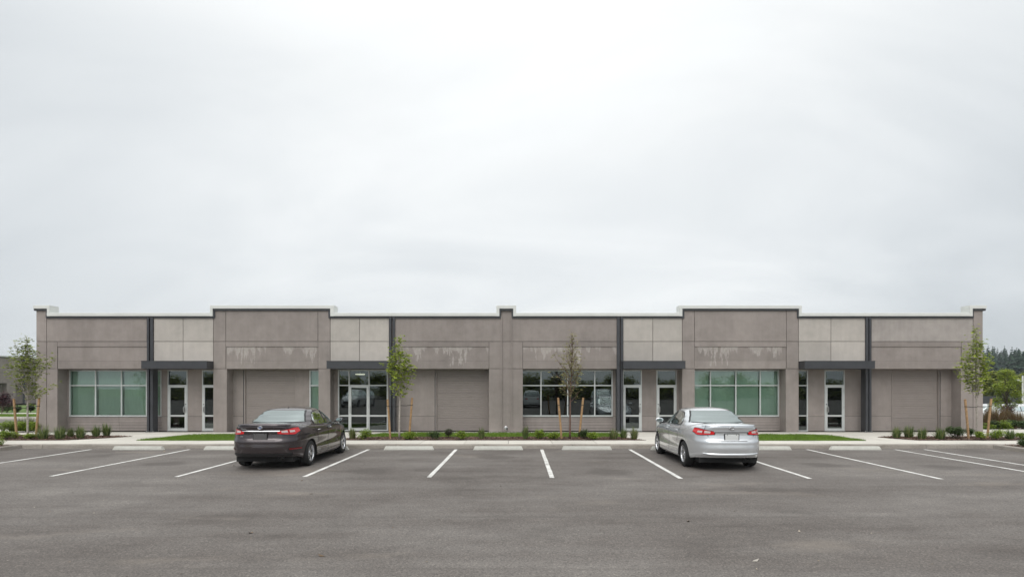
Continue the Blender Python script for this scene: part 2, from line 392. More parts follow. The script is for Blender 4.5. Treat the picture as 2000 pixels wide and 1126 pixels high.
# ------------------------------------------------------------------ ground, lot, kerbs, pavement
def ground_h(x, y):
    z = -0.03
    def ss(a, b, v): v = max(0, min(1, (v-a)/(b-a))); return v*v*(3-2*v)
    z -= 1.45*ss(27, 36, x)*ss(33, 46, y)
    if y > 120: z += 17*ss(170, 430, y)*ss(-40, 200, x)+3*ss(430, 800, y)*ss(-40, 200, x)
    return z
xs = [-440, -300, -120, -60, -30, 0, 15, 22, 25, 27, 28.5, 30, 31.5, 33, 34.5, 36, 40, 46, 52, 60, 75, 90, 120, 160, 200, 260, 330, 420, 520, 640]
ys = [-440, -300, -200, -60, 0, 15, 25, 30, 33, 35, 37, 39, 41, 43, 46, 50, 60, 75, 95, 120, 145, 170, 200, 230, 260, 300, 340, 380, 430, 500, 560, 620]
mb = MB(); mb.grid([[(x, y, ground_h(x, y)) for x in xs] for y in ys])
tag(mb.build('ground', M_GROUND, smooth=True), kind='structure')

mb = MB()
poly = [(-90, -70), (70, -70), (70, 26.4), (26.4, 26.4), (26.4, 60), (-90, 60)]
mb.add([(x, y, 0.0) for x, y in poly], [tuple(range(len(poly)))])
tag(mb.build('parking_lot', M_ASPH), kind='structure')

YK = 19.58            # face of the kerb
XKL, XKR = -16.85, 16.12
# painted stall lines: near end pixel + far end pixel of the photograph give the length, x from the kerb end
lines = [(178, 13.5), (370, on_lot(929.5)), (545, on_lot(930.5)), (720, on_lot(930.5)), (891, on_lot(931.5)), (1058, on_lot(932.5)),
         (1230, on_lot(934)), (1403, on_lot(934)), (1576, on_lot(935)), (1747, 13.2), (1805, 13.2)]
for px, ye in lines:
    x = PX(px, 19.25); mb = MB()
    ny = 12; lft = []; rgt = []
    for i in range(ny+1):
        y = ye+(19.25-ye)*i/ny
        lft.append((x-0.053+rnd.uniform(-.004, .004), y, 0.004)); rgt.append((x+0.053+rnd.uniform(-.004, .004), y, 0.004))
    mb.grid([lft, rgt], flip=True)
    tag(mb.build('stall_line', M_LINE, origin=(x, ye, 0.004)), kind='structure')

# raised pavement core, then kerb stones and slabs as pieces
mb = MB(); mb.box(-34, 34, YK+0.02, 26.4, -0.05, PAVE-0.022)
pave = tag(mb.build('pavement', M_JOINT), kind='structure')
def kerb_prof(h=PAVE-0.004):
    return [(-0.002, 0), (0.012, h-0.03), (0.03, h-0.006), (0.05, h), (0.17, h), (0.17, 0)]
kprof = kerb_prof()
kerb = MB(); kerb.box(-34, 34, YK+0.03, YK+0.16, 0, 0.08)
kerb = tag(kerb.build('kerb', M_JOINT), kind='structure')
kmesh = MB(); kmesh.prism_x(kprof, -1.492, 1.492); kme = kmesh.mesh('kerb_stone', M_KERB)
for i in range(-10, 12):
    place('kerb_stone', kme, kerb, (i*3.0+0.35, YK, 0))
# island kerbs running towards the lot at both ends of the row
for xk, sgn, nm in ((XKR, 1, 'right'), (XKL, -1, 'left')):
    core = MB(); core.box(min(xk+sgn*0.02, xk+sgn*6), max(xk+sgn*0.02, xk+sgn*6), 11.9, YK, -0.05, 0.105)
    isl = tag(core.build('planting_island', M_SOIL), kind='structure')
    for k in range(3):
        k2 = MB(); L0, L1 = -0.002, 0.15
        pf = [(0, 0), (0.012, 0.105), (0.03, 0.13), (0.05, 0.136), (0.15, 0.136), (0.15, 0)]
        y0 = YK-0.005-2.5*k; y1 = y0-2.48
        vs = []
        for yy in (y0, y1):
            vs += [(xk+sgn*a, yy, b) for a, b in pf]
        n = len(pf); fs = [(i, (i+1) % n, n+(i+1) % n, n+i) for i in range(n)]+[tuple(range(n)), tuple(range(n, 2*n))]
        k2.add(vs, fs); k2.build('kerb_stone', M_KERB, isl)
rows = [(YK+0.175, 21.04), (21.055, 22.85), (22.865, 24.72)]
pitch = 1.52
for r_i, (y0, y1) in enumerate(rows):
    sm = MB(); w = pitch/2-0.007
    sm.box(-w, w, 0, y1-y0, -0.02, 0.0)
    sme = sm.mesh('slab', M_CONC)
    for i in range(-22, 23):
        place('slab', sme, pave, (i*pitch+0.42, y0, PAVE+rnd.uniform(-.002, .002)))
sm = MB(); sm.box(-33.5, -20.9, 24.735, 26.35, PAVE-0.02, PAVE-0.004); sm.build('slab', M_CONC, pave)
sm = MB(); sm.box(20.2, 33.5, 24.735, 26.35, PAVE-0.02, PAVE-0.004); sm.build('slab', M_CONC, pave)

# wheel stops
def stop_mesh():
    b = MB(); hl = 0.83
    pr = [(-0.085, 0.004), (0.085, 0.004), (0.075, 0.06), (0.05, 0.118), (-0.05, 0.118), (-0.075, 0.06)]
    n = len(pr); vs = []
    for x, sc in ((-hl, 1.0), (-hl+0.07, 1.0), (hl-0.07, 1.0), (hl, 1.0)):
        for y, z in pr:
            end = abs(x) > hl-0.01
            vs.append((x+(0.055 if x < 0 else -0.055)*(z/0.118)*(1 if end else 0), y, z))
    fs = []
    for k in range(3):
        for i in range(n): fs.append((k*n+i, k*n+(i+1) % n, (k+1)*n+(i+1) % n, (k+1)*n+i))
    fs += [tuple(reversed(range(n))), tuple(range(3*n, 4*n))]
    b.add(vs, [tuple(reversed(f)) for f in fs]); return b.mesh('wheel_stop', M_STOP)
sme = stop_mesh()
stops = [(271, 'pale concrete wheel stop in the first bay, nearest the left staked tree'), (448, None), (632, 'pale concrete wheel stop in front of the brown sedan'),
         (799, 'pale concrete wheel stop in the bay right beside the brown sedan'), (973, 'pale concrete wheel stop before the wall with the small silver outlet'),
         (1146, 'pale concrete wheel stop before the nearly bare staked tree'), (1320, 'pale concrete wheel stop in front of the silver sedan'),
         (1495, 'pale concrete wheel stop before the lawn beside the silver sedan'), (1670, 'pale concrete wheel stop at the kerb, last bay before the painted double lines')]
for i, (px, lb) in enumerate(stops):
    lb = lb or 'pale concrete wheel stop before the lawn, partly behind the brown sedan'
    o = place('wheel_stop', sme, None, (PX(px, 19.16), 19.16, 0)); o.rotation_euler[2] = R(rnd.uniform(-1.2, 1.2))
    tag(o, lb, 'wheel stop', 'wheel stops along the kerb')

# ------------------------------------------------------------------ the building
bld = empty('commercial_building', (0, YF, PAVE), 'long single-storey taupe commercial building with charcoal columns, canopies and shutter doors', 'building')
ZB = PAVE
PT = 0.035                                 # panel thickness
JG = 0.009                                 # half joint
def fpanel(px0, px1, py0, py1, mat, name='wall_panel', y=YF, t=PT, zfloor=None, jl=JG, jr=JG, jt=JG, jb=JG):
    x0, x1 = PX(px0, YF)+jl, PX(px1, YF)-jr
    z1 = PZ(py0, YF)-jt; z0 = PZ(py1, YF)+jb if zfloor is None else zfloor
    b = 0.006; m = MB()
    # front face with a small chamfer so the joint catches light
    vs = [(x0, y+b, z0), (x1, y+b, z0), (x1, y+b, z1), (x0, y+b, z1), (x0+b, y, z0+b), (x1-b, y, z0+b), (x1-b, y, z1-b), (x0+b, y, z1-b),
          (x0, y+t, z0), (x1, y+t, z0), (x1, y+t, z1), (x0, y+t, z1)]
    fs = [(4, 5, 6, 7), (0, 1, 5, 4), (1, 2, 6, 5), (2, 3, 7, 6), (3, 0, 4, 7), (8, 9, 1, 0), (9, 10, 2, 1), (10, 11, 3, 2), (11, 8, 0, 3)]
    m.add(vs, fs); return m.build(name, mat, bld)
PYT_L, PYT_H, J1, J2, PYB = 618.5, 604.5, 666.5, 719.6, 843.2
zt_low, zt_high = PZ(PYT_L, YF), PZ(PYT_H, YF)
zhead = PZ(J2, YF)                          # underside of the header

# upper wall core (behind the panels), header soffit, piers core, roof and rear
core = MB()
XL, XR = PX(70.5, YF), PX(1920, YF)
core.box(XL+0.01, XR-0.01, YF+PT+0.002, YR+0.10, zhead+0.004, zt_low-0.02)
for a, b in ((70.5, 91), (416.5, 645), (979-4, 999.5+4), (1332.5, 1560), (1900.7, 1920)):
    core.box(PX(a, YF)+0.02, PX(b, YF)-0.02, YF+PT+0.004, YF+0.42, zt_low-0.021, zt_high-0.02)
core.build('upper_wall', M_T, bld)
jn = MB(); jn.box(XL+0.02, XR-0.02, YF+PT-0.003, YF+PT+0.0015, zhead+0.03, zt_low-0.03); jn.build('joint_backing', M_CORE, bld)
shell = MB(); D = 17.0
shell.box(XL+0.01, XL+0.25, YR+0.10, YF+D, ZB, zt_low-0.03); shell.box(XR-0.25, XR-0.01, YR+0.10, YF+D, ZB, zt_low-0.03)
shell.box(XL+0.01, XR-0.01, YF+D-0.001, YF+D+0.24, ZB, zt_low-0.03); shell.build('side_and_rear_wall', M_T, bld)
rf = MB(); rf.box(XL+0.24, XR-0.24, YR+0.102, YF+D-0.002, zt_low-0.75, zt_low-0.55); rf.build('roof', M_ROOF, bld)

T, L_ = M_T, M_L
def up(px0, px1, high, mat=T, py1=J1): fpanel(px0, px1, PYT_H if high else PYT_L, py1, mat, jt=0.0)
# row one
up(70.5, 91, True); up(91, 287, False); up(416.5, 441, True); up(441, 621, True); up(621, 645, True)
for a, m_, b in ((300, 357.5, 416.5), (645, 702, 760), (1217, 1275, 1332.5), (1560, 1623, 1690)):
    up(a, m_, False, L_); up(m_, b, False, L_)
    fpanel(a, m_, J1, J2, L_); fpanel(m_, b, J1, J2, L_)
up(771, 979, False); up(999.5, 1205, False); up(1332.5, 1356.5, True); up(1356.5, 1536, True); up(1536, 1560, True)
up(1702, 1900.7, False, M_TL); up(1900.7, 1920, True)
# row two: pier heads + strip above the recessed sign band
for a, b in ((70.5, 91), (91, 112), (416.5, 441), (621, 645), (955, 979), (999.5, 1021), (1332.5, 1356.5), (1536, 1560), (1878, 1900.7), (1900.7, 1920)):
    fpanel(a, b, J1, J2, T)
signs = [(112, 287, T, True), (441, 621, M_TS[0], False), (771, 955, M_TS[1], False), (1021, 1205, M_TS[2], False), (1356.5, 1536, M_TS[3], False), (1702, 1878, T, False)]
for a, b, mt, _ in signs:
    jl = JG if a not in (771, 1702) else 0; jr = JG if b not in (287, 1205) else 0
    fpanel(a, b, J1, 676.5, T, 'wall_panel', jb=0.0, jl=0.002, jr=0.002)
    fpanel(a, b, 676.5, 704, mt, 'sign_panel', y=YF+0.026, t=0.012, jt=0, jb=0.002, jl=0.004, jr=0.004)
    fpanel(a, b, 704, J2, mt, 'lintel_band', y=YF+0.020, t=0.018, jt=0.002, jb=-0.004, jl=0.004, jr=0.004)
# row three: piers with depth
def pier(px0, px1, panels):
    x0, x1 = PX(px0, YF), PX(px1, YF)
    c = MB(); c.box(x0+0.001, x1-0.001, YF+PT+0.002, YR+0.11, ZB, zhead+0.0); c.build('pier', T, bld)
    for a, b in panels: fpanel(a, b, J2, PYB, T, 'pier_panel', zfloor=ZB+0.012, jl=0 if a == px0 else JG, jr=0 if b == px1 else JG)
pier(70.5, 112, [(70.5, 91), (91, 112)]); pier(416.5, 443, [(416.5, 443)]); pier(622, 645, [(622, 645)])
pier(955, 1021, [(955, 979), (999.5, 1021)]); pier(1332.5, 1357, [(1332.5, 1357)]); pier(1535, 1560, [(1535, 1560)])
pier(1877, 1920, [(1877, 1900.7), (1900.7, 1920)])
# recessed groove of the middle pilaster (full height, its own panels set 8 cm back)
for a, b, zf in ((PYT_H, J1, None), (J1, J2, None), (J2, PYB, ZB+0.012)):
    fpanel(979, 999.5, a, b, T, 'groove_panel', y=YF+0.028, t=0.006, zfloor=zf, jl=0.0, jr=0.0)
for px in (979, 999.5):
    g = MB(); x = PX(px, YF); g.box(x-0.028, x+0.028, YF-0.035, YF+0.03, ZB+0.012, zt_high-0.02 if 0 else zt_low)
    g.build('pilaster_rib', T, bld)

# coping: pale cap + charcoal drip band, following the steps
def cope_run(px0, px1, py_top, ends=(0, 0)):
    y = YF-0.09
    x0, x1 = PX(px0, y), PX(px1, y); z1 = PZ(py_top, y); z0 = z1-0.142
    b = MB()
    b.prism_x([(y, z0), (y+0.52, z0), (y+0.52, z1-0.004), (y+0.30, z1), (y+0.010, z1-0.004), (y, z1-0.014)][::1], x0, x1)
    b.build('coping', M_COPE, bld)
def band_run(px0, px1, py_top, h=0.085):
    y = YF-0.05; x0, x1 = PX(px0, y), PX(px1, y); z1 = PZ(py_top, y)
    b = MB(); b.box(x0, x1, y, YF+0.3, z1-h, z1); b.build('drip_band', M_DARK, bld)
YC = YF-0.09
for a, b in ((91.2, 410), (652, 970), (1007.5, 1328), (1566, 1900)):
    cope_run(a, b, 610.2)
for a, b in ((91.2, 415), (645, 975.5), (1001.5, 1333), (1561, 1900)):
    band_run(a, b, 617.0)
for a, b in ((64.5, 96), (409.8, 652), (969.5, 1008), (1327.5, 1566.2), (1894.3, 1927)):
    cope_run(a, b, 595.6)
for a, b in ((66, 91), (415, 644.5), (975, 1002.3), (1333, 1560.5), (1900, 1925.5)):
    band_run(a, b, 602.4)
def cope_side(px0, px1, dpx0, dpx1):       # vertical step trim
    z1 = PZ(602.4, YC)+0.004; z0 = PZ(617.0, YC)
    b = MB(); b.box(PX(px0, YC), PX(px1, YC), YC+0.001, YC+0.519, z0, z1); b.build('coping_step', M_COPE, bld)
    y = YF-0.049
    b = MB(); b.box(PX(dpx0, y), PX(dpx1, y), y, YF+0.3, PZ(620.8, y), PZ(603, y)); b.build('step_band', M_DARK, bld)
for a in ((91.4, 96, 89.4, 91.2), (409.9, 415, 415.2, 419), (645, 652, 641.3, 644.8), (969.6, 975.3, 975.4, 978.2), (1002.4, 1007.9, 999.4, 1002.2), (1327.6, 1332.8, 1333, 1336.6), (1560.9, 1566.1, 1557.5, 1560.7), (1894.4, 1900, 1900.2, 1902)):
    cope_side(*a)

# charcoal steel columns: two flanges and a web set back, with base plate
def column(pa, pb, pc, pd):
    """pa-pb first flange, pc-pd second flange in front-plane pixels"""
    y0 = YF-0.06; zb, zt = ZB+0.02, zt_low+0.005
    m = MB()
    xa, xb, xc, xd = (PX(p, y0) for p in (pa, pb, pc, pd))
    m.box(xa, xb, y0, y0+0.36, zb, zt); m.box(xc, xd, y0, y0+0.36, zb, zt); m.box(xb-0.001, xc+0.001, y0+0.14, y0+0.17, zb, zt)
    o = m.build('column', M_DARK, bld)
    p = MB(); p.box(xa-0.04, xd+0.04, y0-0.03, y0+0.40, ZB, ZB+0.019); p.build('base_plate', M_DARK, o)
    for sx in (xa-0.018, xd+0.018):
        for sy in (y0-0.005, y0+0.375):
            b = MB(); b.tube([(sx, sy, ZB+0.019), (sx, sy, ZB+0.05)], 0.011, 6); b.build('anchor_bolt', M_STEEL, o)
column(286.8, 290.6, 293.4, 298.2); column(760.2, 764.0, 767.0, 771.2); column(1205.2, 1210.4, 1212.6, 1217.2); column(1691.2, 1696.0, 1698.2, 1702.2)

# canopies
def canopy(px0, px1, wx0, wx1):
    y0 = YF-0.50; z1, z0 = PZ(704.2, y0), PZ(719.3, y0)
    x0, x1 = PX(wx0, YF), PX(wx1, YF); h = z1-z0
    m = MB()
    m.prism_x([(y0, z0), (YF+0.03, z0), (YF+0.03, z1-0.004), (y0, z1-0.004)], x0, x1)
    o = m.build('canopy', M_DARK, bld)
    c = MB(); c.box(x0-0.004, x1+0.004, y0-0.008, YF-0.0, z1-0.02, z1+0.004); c.build('canopy_top_flashing', M_DARK, o)
    s = MB(); s.box(x0+0.08, x1-0.08, y0+0.08, YF+0.02, z0-0.012, z0-0.002); s.build('canopy_soffit', M_DARK, o)
canopy(288, 404, 290.6, 416.2); canopy(639, 757, 645.4, 763); canopy(1222, 1338, 1213.5, 1332.2); canopy(1572, 1696, 1560.4, 1695)

# ---------------------------------------------------------------- recessed wall, windows, doors
ZW = PZ(812.3, YR)                           # joint in the recessed wall
z_lint = PZ(722.0, YR)
def rwall(px0, px1, z0=None, z1=None, split=True, jl=0.0, jr=0.0):
    x0, x1 = PX(px0, YR)+jl, PX(px1, YR)-jr
    segs = [(ZB+0.01, ZW-0.007), (ZW+0.007, z_lint)] if split and z0 is None else [(z0 if z0 is not None else ZB+0.01, z1 if z1 is not None else z_lint)]
    for a, b in segs:
        m = MB(); m.box(x0, x1, YR, YR+0.10, a, b); m.build('recess_panel', T, bld)
    if split:
        m = MB(); m.box(x0+0.004, x1-0.004, YR+0.012, YR+0.09, ZB+0.01, z_lint); m.build('joint_backing', M_CORE, bld)
lint = MB(); lint.box(XL+0.02, XR-0.02, YR+0.001, YR+0.099, z_lint+0.001, zhead+0.12); lint.build('lintel', T, bld)

def frame_bars(m, x0, x1, z0, z1, vx, hz, y0=YR-0.012, d=0.10, w=0.046):
    m.box(x0, x0+w, y0, y0+d, z0, z1); m.box(x1-w, x1, y0, y0+d, z0, z1)
    m.box(x0+w, x1-w, y0+0.001, y0+d-0.001, z1-w, z1); m.box(x0+w, x1-w, y0+0.001, y0+d-0.001, z0, z0+w)
    for x in vx: m.box(x-w/2, x+w/2, y0+0.002, y0+d-0.002, z0+w, z1-w)
    xs_ = [x0+w/2]+list(vx)+[x1-w/2]
    for z in hz:
        for a, b in zip(xs_[:-1], xs_[1:]): m.box(a+w/2, b-w/2, y0+0.003, y0+d-0.003, z-w/2, z+w/2)
def window(px0, px1, py0, py1, vpx, hpy, blind=False, name='window'):
    x0, x1, z1, z0 = PX(px0, YR), PX(px1, YR), PZ(py0, YR), PZ(py1, YR)
    vx = [PX(p, YR) for p in vpx]; hz = [PZ(p, YR) for p in hpy]
    m = MB(); frame_bars(m, x0, x1, z0, z1, vx, hz)
    o = m.build(name, M_ALU, bld)
    cx_ = [x0]+vx+[x1]; cz_ = [z0]+sorted(hz)+[z1]
    for a, b in zip(cx_[:-1], cx_[1:]):
        for c, d in zip(cz_[:-1], cz_[1:]):
            p = MB(); y = YR+0.035+rnd.uniform(0, .004); tl = rnd.uniform(-.004, .004); tz = rnd.uniform(-.003, .003)
            p.add([(a+.015, y, c+.015), (b-.015, y+tl, c+.015), (b-.015, y+tl+tz, d-.015), (a+.015, y+tz, d-.015)], [(0, 1, 2, 3)])
            p.build('pane', M_GLASSG if blind else M_GLASS, o)
        if blind:
            p = MB(); yb = YR+0.13+rnd.uniform(0, .02); nn = 16
            p.grid([[(a+.03+(b-a-.06)*i/nn, yb+0.006*math.sin(i*1.9+a*3), z) for i in range(nn+1)] for z in (z0+.03, z1-.02)])
            p.build('blind', M_BLIND, o, smooth=True)
    return o
def d_handle(m, x, z0, z1, out=0.07):
    y = YR-0.03
    m.tube([(x, y, z0), (x, y-out*.7, z0+0.0), (x, y-out, z0+.03), (x, y-out, z1-.03), (x, y-out*.7, z1), (x, y, z1)], 0.014, 8)
def door(px0, px1, handle='r', py_head=751.5):
    """aluminium storefront door with transom: frame > leaf, panes, pull handle, lock, hinges"""
    x0, x1, z1, z0 = PX(px0, YR), PX(px1, YR), PZ(722.2, YR), ZB+0.012
    zh = PZ(py_head+1.2, YR)
    m = MB(); frame_bars(m, x0, x1, z0, z1, [], [zh+0.02], w=0.04)
    o = m.build('door', M_ALU, bld)
    lf = MB(); a, b = x0+0.036, x1-0.036; ya, yb = YR-0.020, YR+0.030; st = 0.085
    zt, zm0, zm1, zb = zh-0.004, PZ(812.8, YR), PZ(809.6, YR), PZ(835.6, YR)
    lf.box(a, a+st, ya, yb, z0+.01, zt); lf.box(b-st, b, ya, yb, z0+.01, zt)
    lf.box(a+st, b-st, ya+.001, yb-.001, zt-0.075, zt); lf.box(a+st, b-st, ya+.001, yb-.001, z0+.01, zb); lf.box(a+st, b-st, ya+.001, yb-.001, zm0, zm1)
    leaf = lf.build('door_leaf', M_ALU, o)
    for (u0, u1, w0, w1) in ((a+st-.01, b-st+.01, zb-.01, zm0+.01), (a+st-.01, b-st+.01, zm1-.01, zt-.065), (x0+.02, x1-.02, zh+.02, z1-.02)):
        p = MB(); y = YR+0.008; tl = rnd.uniform(-.006, .006)
        p.add([(u0, y, w0), (u1, y+tl, w0), (u1, y+tl, w1), (u0, y, w1)], [(0, 1, 2, 3)]); p.build('pane', M_GLASS, o)
    xh = b-st*0.45 if handle == 'r' else a+st*0.45; s_ = -1 if handle == 'r' else 1
    h = MB(); d_handle(h, xh+s_*0.05, PZ(804, YR), PZ(793.5, YR)); d_handle(h, xh, PZ(804, YR), PZ(793.5, YR), 0.03)
    h.build('pull_handle', M_STEEL, o)
    k = MB(); k.lathe_x([(0, 0.0001), (0, .022), (.012, .02), (.012, .0001)], 12)
    k.v = [(xh-v[2], YR-0.020-v[0], PZ(789, YR)+v[1]) for v in k.v]; k.build('lock_cylinder', M_BLACK, o)
    for py in (762, 795, 832):
        hx = a if handle == 'r' else b
        q = MB(); q.tube([(hx, YR-0.026, PZ(py, YR)-.05), (hx, YR-0.026, PZ(py, YR)+.05)], 0.012, 6); q.build('hinge', M_STEEL, o)
    th = MB(); th.box(x0-.01, x1+.01, YR-0.05, YR+0.09, ZB+0.001, ZB+0.012); th.build('threshold', M_STEEL, o)
    return o
def bulkhead(px0, px1, joints):
    """lapped boards below a window"""
    z1 = PZ(813.0, YR)-0.004; z0 = ZB+0.015; n = 5
    xs_ = [PX(px0, YR)]+[PX(j, YR) for j in joints]+[PX(px1, YR)]
    h = (z1-z0)/n
    for a, b in zip(xs_[:-1], xs_[1:]):
        for i in range(n):
            c = z0+i*h; m = MB()
            m.prism_x([(YR+0.002, c+0.003), (YR+0.08, c+0.003), (YR+0.08, c+h-0.006), (YR+0.016, c+h-0.006)], a+0.005, b-0.005)
            m.build('siding_board', T, bld)
    m = MB(); m.box(PX(px0, YR), PX(px1, YR), YR+0.03, YR+0.09, z0-.004, z1); m.build('siding_backing', M_CORE, bld)
    m = MB(); m.box(PX(px0, YR), PX(px1, YR), YR-0.03, YR+0.05, z1-0.0, z1+0.012); m.build('window_sill', M_ALU, bld)
def garage(px0, px1, slot):
    x0, x1 = PX(px0, YR), PX(px1, YR); z0, z1 = ZB+0.02, PZ(719.0, YR); n = 5; h = (z1-z0)/n
    top = MB(); top.box(x0-.05, x1+.05, YR+0.16, YR+0.2, ZB, z1+0.1)
    o = top.build('garage_door', M_CORE, bld)
    ribs = 7
    for i in range(n):
        c = z0+i*h; prof = []; rh = (h-0.004)/ribs
        front = []
        for k in range(ribs):
            b = c+k*rh
            front += [(YR+0.060, b), (YR+0.059, b+rh*0.72), (YR+0.067, b+rh*0.84), (YR+0.067, b+rh*0.97)]
        front.append((YR+0.060, c+h-0.004))
        m = MB(); prof = front+[(YR+0.11, c+h-0.004), (YR+0.11, c)]
        m.prism_x(prof[::-1], x0, x1); m.build('door_section', M_DOORP, o)
    tr = MB(); tr.box(x0, x1, YR+0.05, YR+0.11, ZB+0.001, ZB+0.019); tr.build('bottom_seal', M_BLACK, o)
    for px in slot:
        s = MB(); x = PX(px, YR); s.box(x-0.02, x+0.02, YR+0.012, YR+0.09, ZB+0.01, z1); s.build('door_track', M_DARK, o)
    for xx in (x0, x1):
        s = MB(); s.box(xx-0.022, xx+0.022, YR-0.006, YR+0.058, ZB+0.01, z1); s.build('door_jamb', T, o)

# left unit
rwall(112, 135.5, jr=0)
window(135.2, 315.5, 722.2, 812.3, [186.5, 237.2, 286.2], [752.2], blind=True)
bulkhead(133, 315.5, [232.5])
rwall(315.6, 327.6); door(327.6, 366.4, 'r'); rwall(366.5, 395); door(395, 434, 'l'); rwall(434, 445)
# second unit
rwall(443, 475); garage(478, 577, [476.2]); rwall(578, 604.5)
window(604.6, 640, 722.2, 812.3, [], [752.2], blind=True); rwall(604.6, 642, ZB+0.01, ZW-0.004, False)
# glazed entrance
rwall(644, 660.2)
def storefront():
    x0, x1, z1, z0 = PX(660.3, YR), PX(757.6, YR), PZ(721.6, YR), ZB+0.012
    va, vb = PX(681.8, YR), PX(720.8, YR)
    m = MB(); frame_bars(m, x0, x1, z0, z1, [va, vb], [PZ(752, YR)])
    for a, b in ((x0+.046, va-.023), (vb+.023, x1-.046)):
        m.box(a, b, YR-.009, YR+.085, PZ(812.8, YR), PZ(809.8, YR))
    o = m.build('glazed_entrance', M_ALU, bld)
    def pane(a, b, c, d):
        p = MB(); y = YR+0.035; tl = rnd.uniform(-.005, .005)
        p.add([(a, y, c), (b, y+tl, c), (b, y+tl, d), (a, y, d)], [(0, 1, 2, 3)]); p.build('pane', M_GLASS, o)
    zr = PZ(811.2, YR); zt = PZ(752, YR)
    for a, b in ((x0+.02, va), (vb, x1-.02)):
        pane(a, b, z0+.02, zr); pane(a, b, zr, zt); pane(a, b, zt, z1-.02)
    pane(va, vb, zt, z1-.02)
    lf = MB(); a, b = va+0.026, vb-0.026; ya, yb = YR-0.020, YR+0.030; st = 0.075
    tz, zm0, zm1, zb = zt-0.028, PZ(812.8, YR), PZ(809.6, YR), PZ(835.2, YR)
    lf.box(a, a+st, ya, yb, z0+.01, tz); lf.box(b-st, b, ya, yb, z0+.01, tz)
    lf.box(a+st, b-st, ya+.001, yb-.001, tz-0.07, tz); lf.box(a+st, b-st, ya+.001, yb-.001, z0+.01, zb); lf.box(a+st, b-st, ya+.001, yb-.001, zm0, zm1)
    lf.build('door_leaf', M_ALU, o)
    for c, d in ((zb-.01, zm0+.01), (zm1-.01, tz-.06)):
        p = MB(); y = YR+0.006; p.add([(a+st-.01, y, c), (b-st+.01, y+.003, c), (b-st+.01, y+.003, d), (a+st-.01, y, d)], [(0, 1, 2, 3)]); p.build('pane', M_GLASS, o)
    h = MB(); d_handle(h, a+st*.5, PZ(804, YR), PZ(793.5, YR), .06); h.build('pull_handle', M_STEEL, o)
    for py in (757, 793, 834):
        q = MB(); q.tube([(b, YR-0.026, PZ(py, YR)-.05), (b, YR-0.026, PZ(py, YR)+.05)], 0.012, 6); q.build('hinge', M_STEEL, o)
storefront()
rwall(757.8, 849); garage(851.5, 953, [850]); rwall(953.5, 957)
# middle unit
window(1019, 1196.5, 722.2, 812.3, [1056.6, 1108.8, 1161.6], [752.2]); bulkhead(1017, 1197, [1110]); rwall(1196.8, 1216.0)
door(1216.2, 1253.4, 'r'); rwall(1253.6, 1282); door(1282.2, 1321.4, 'l'); rwall(1321.6, 1334)
# fifth bay
window(1350, 1521.5, 722.2, 812.3, [1387.6, 1437.2, 1484.8], [752.2], blind=True); bulkhead(1350, 1522, [1445]); rwall(1521.8, 1537)
# right unit
window(1552, 1577.8, 722.2, 841.6, [], [752.2, 811.2], name='sidelight'); rwall(1578.2, 1610.2); door(1610.4, 1649.4, 'l'); rwall(1649.6, 1740.5)
garage(1742, 1834, [1835.4]); rwall(1837, 1880)

# dim room behind the glass, ceiling lamp in the glazed entrance
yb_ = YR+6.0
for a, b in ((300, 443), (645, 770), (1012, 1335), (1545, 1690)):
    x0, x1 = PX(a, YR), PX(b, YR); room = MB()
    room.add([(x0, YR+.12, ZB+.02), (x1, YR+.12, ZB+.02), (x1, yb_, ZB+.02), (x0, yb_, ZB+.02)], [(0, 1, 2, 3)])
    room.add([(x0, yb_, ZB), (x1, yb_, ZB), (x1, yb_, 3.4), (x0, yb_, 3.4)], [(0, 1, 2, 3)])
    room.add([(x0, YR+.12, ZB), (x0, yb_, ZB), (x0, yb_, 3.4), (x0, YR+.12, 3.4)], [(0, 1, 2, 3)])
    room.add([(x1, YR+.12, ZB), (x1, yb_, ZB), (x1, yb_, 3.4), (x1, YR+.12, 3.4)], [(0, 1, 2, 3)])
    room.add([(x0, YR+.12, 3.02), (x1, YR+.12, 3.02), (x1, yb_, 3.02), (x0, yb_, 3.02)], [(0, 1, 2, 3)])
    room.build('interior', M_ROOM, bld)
m, t, bs = new_mat('lit_lamp'); bs.inputs['Emission Color'].default_value = (1, 0.86, 0.66, 1); bs.inputs['Emission Strength'].default_value = 1.6; M_LAMP = m
lp = MB(); lx, ly, lz = PX(703.5, 27.6), 27.6, PZ(731.5, 27.6)
lp.lathe_x([(0, .0001), (0, .20), (.03, .23), (.05, .22), (.05, .0001)], 20)
lp.v = [(lx+v[1], ly+v[2], lz+v[0]) for v in lp.v]
cl = lp.build('ceiling_lamp', M_LAMP, None, origin=(lx, ly, lz)); tag(cl, 'lit round ceiling lamp behind the glass of the wide entrance', 'lamp')
rod = MB(); rod.tube([(lx, ly, lz+.05), (lx, ly, 3.015)], .012, 6); rod.build('lamp_rod', M_STEEL, cl)

# small hose outlet low on the middle pilaster
hx, hz_ = PX(988, YF), PZ(835.5, YF)
hb = empty('wall_outlet', (hx, YF+0.025, hz_), 'small silver round hose outlet low on the middle pilaster', 'outlet')
m = MB(); m.lathe_x([(0, .0001), (0, .085), (.015, .085), (.02, .07), (.05, .06), (.06, .0001)], 20); m.v = [(hx+v[1], YF+0.027-v[0], hz_+v[2]) for v in m.v]; m.build('escutcheon', M_STEEL, hb)
m = MB(); m.lathe_x([(.05, .0001), (.05, .035), (.13, .035), (.13, .0001)], 14); m.v = [(hx+v[1], YF+0.027-v[0], hz_+v[2]-.01) for v in m.v]; m.build('spout', M_STEEL, hb)
m = MB(); m.tube([(hx+.05, YF-.06, hz_+.03), (hx+.05, YF-.06, hz_-.06)], .02, 8); m.build('cap', M_BLACK, hb)

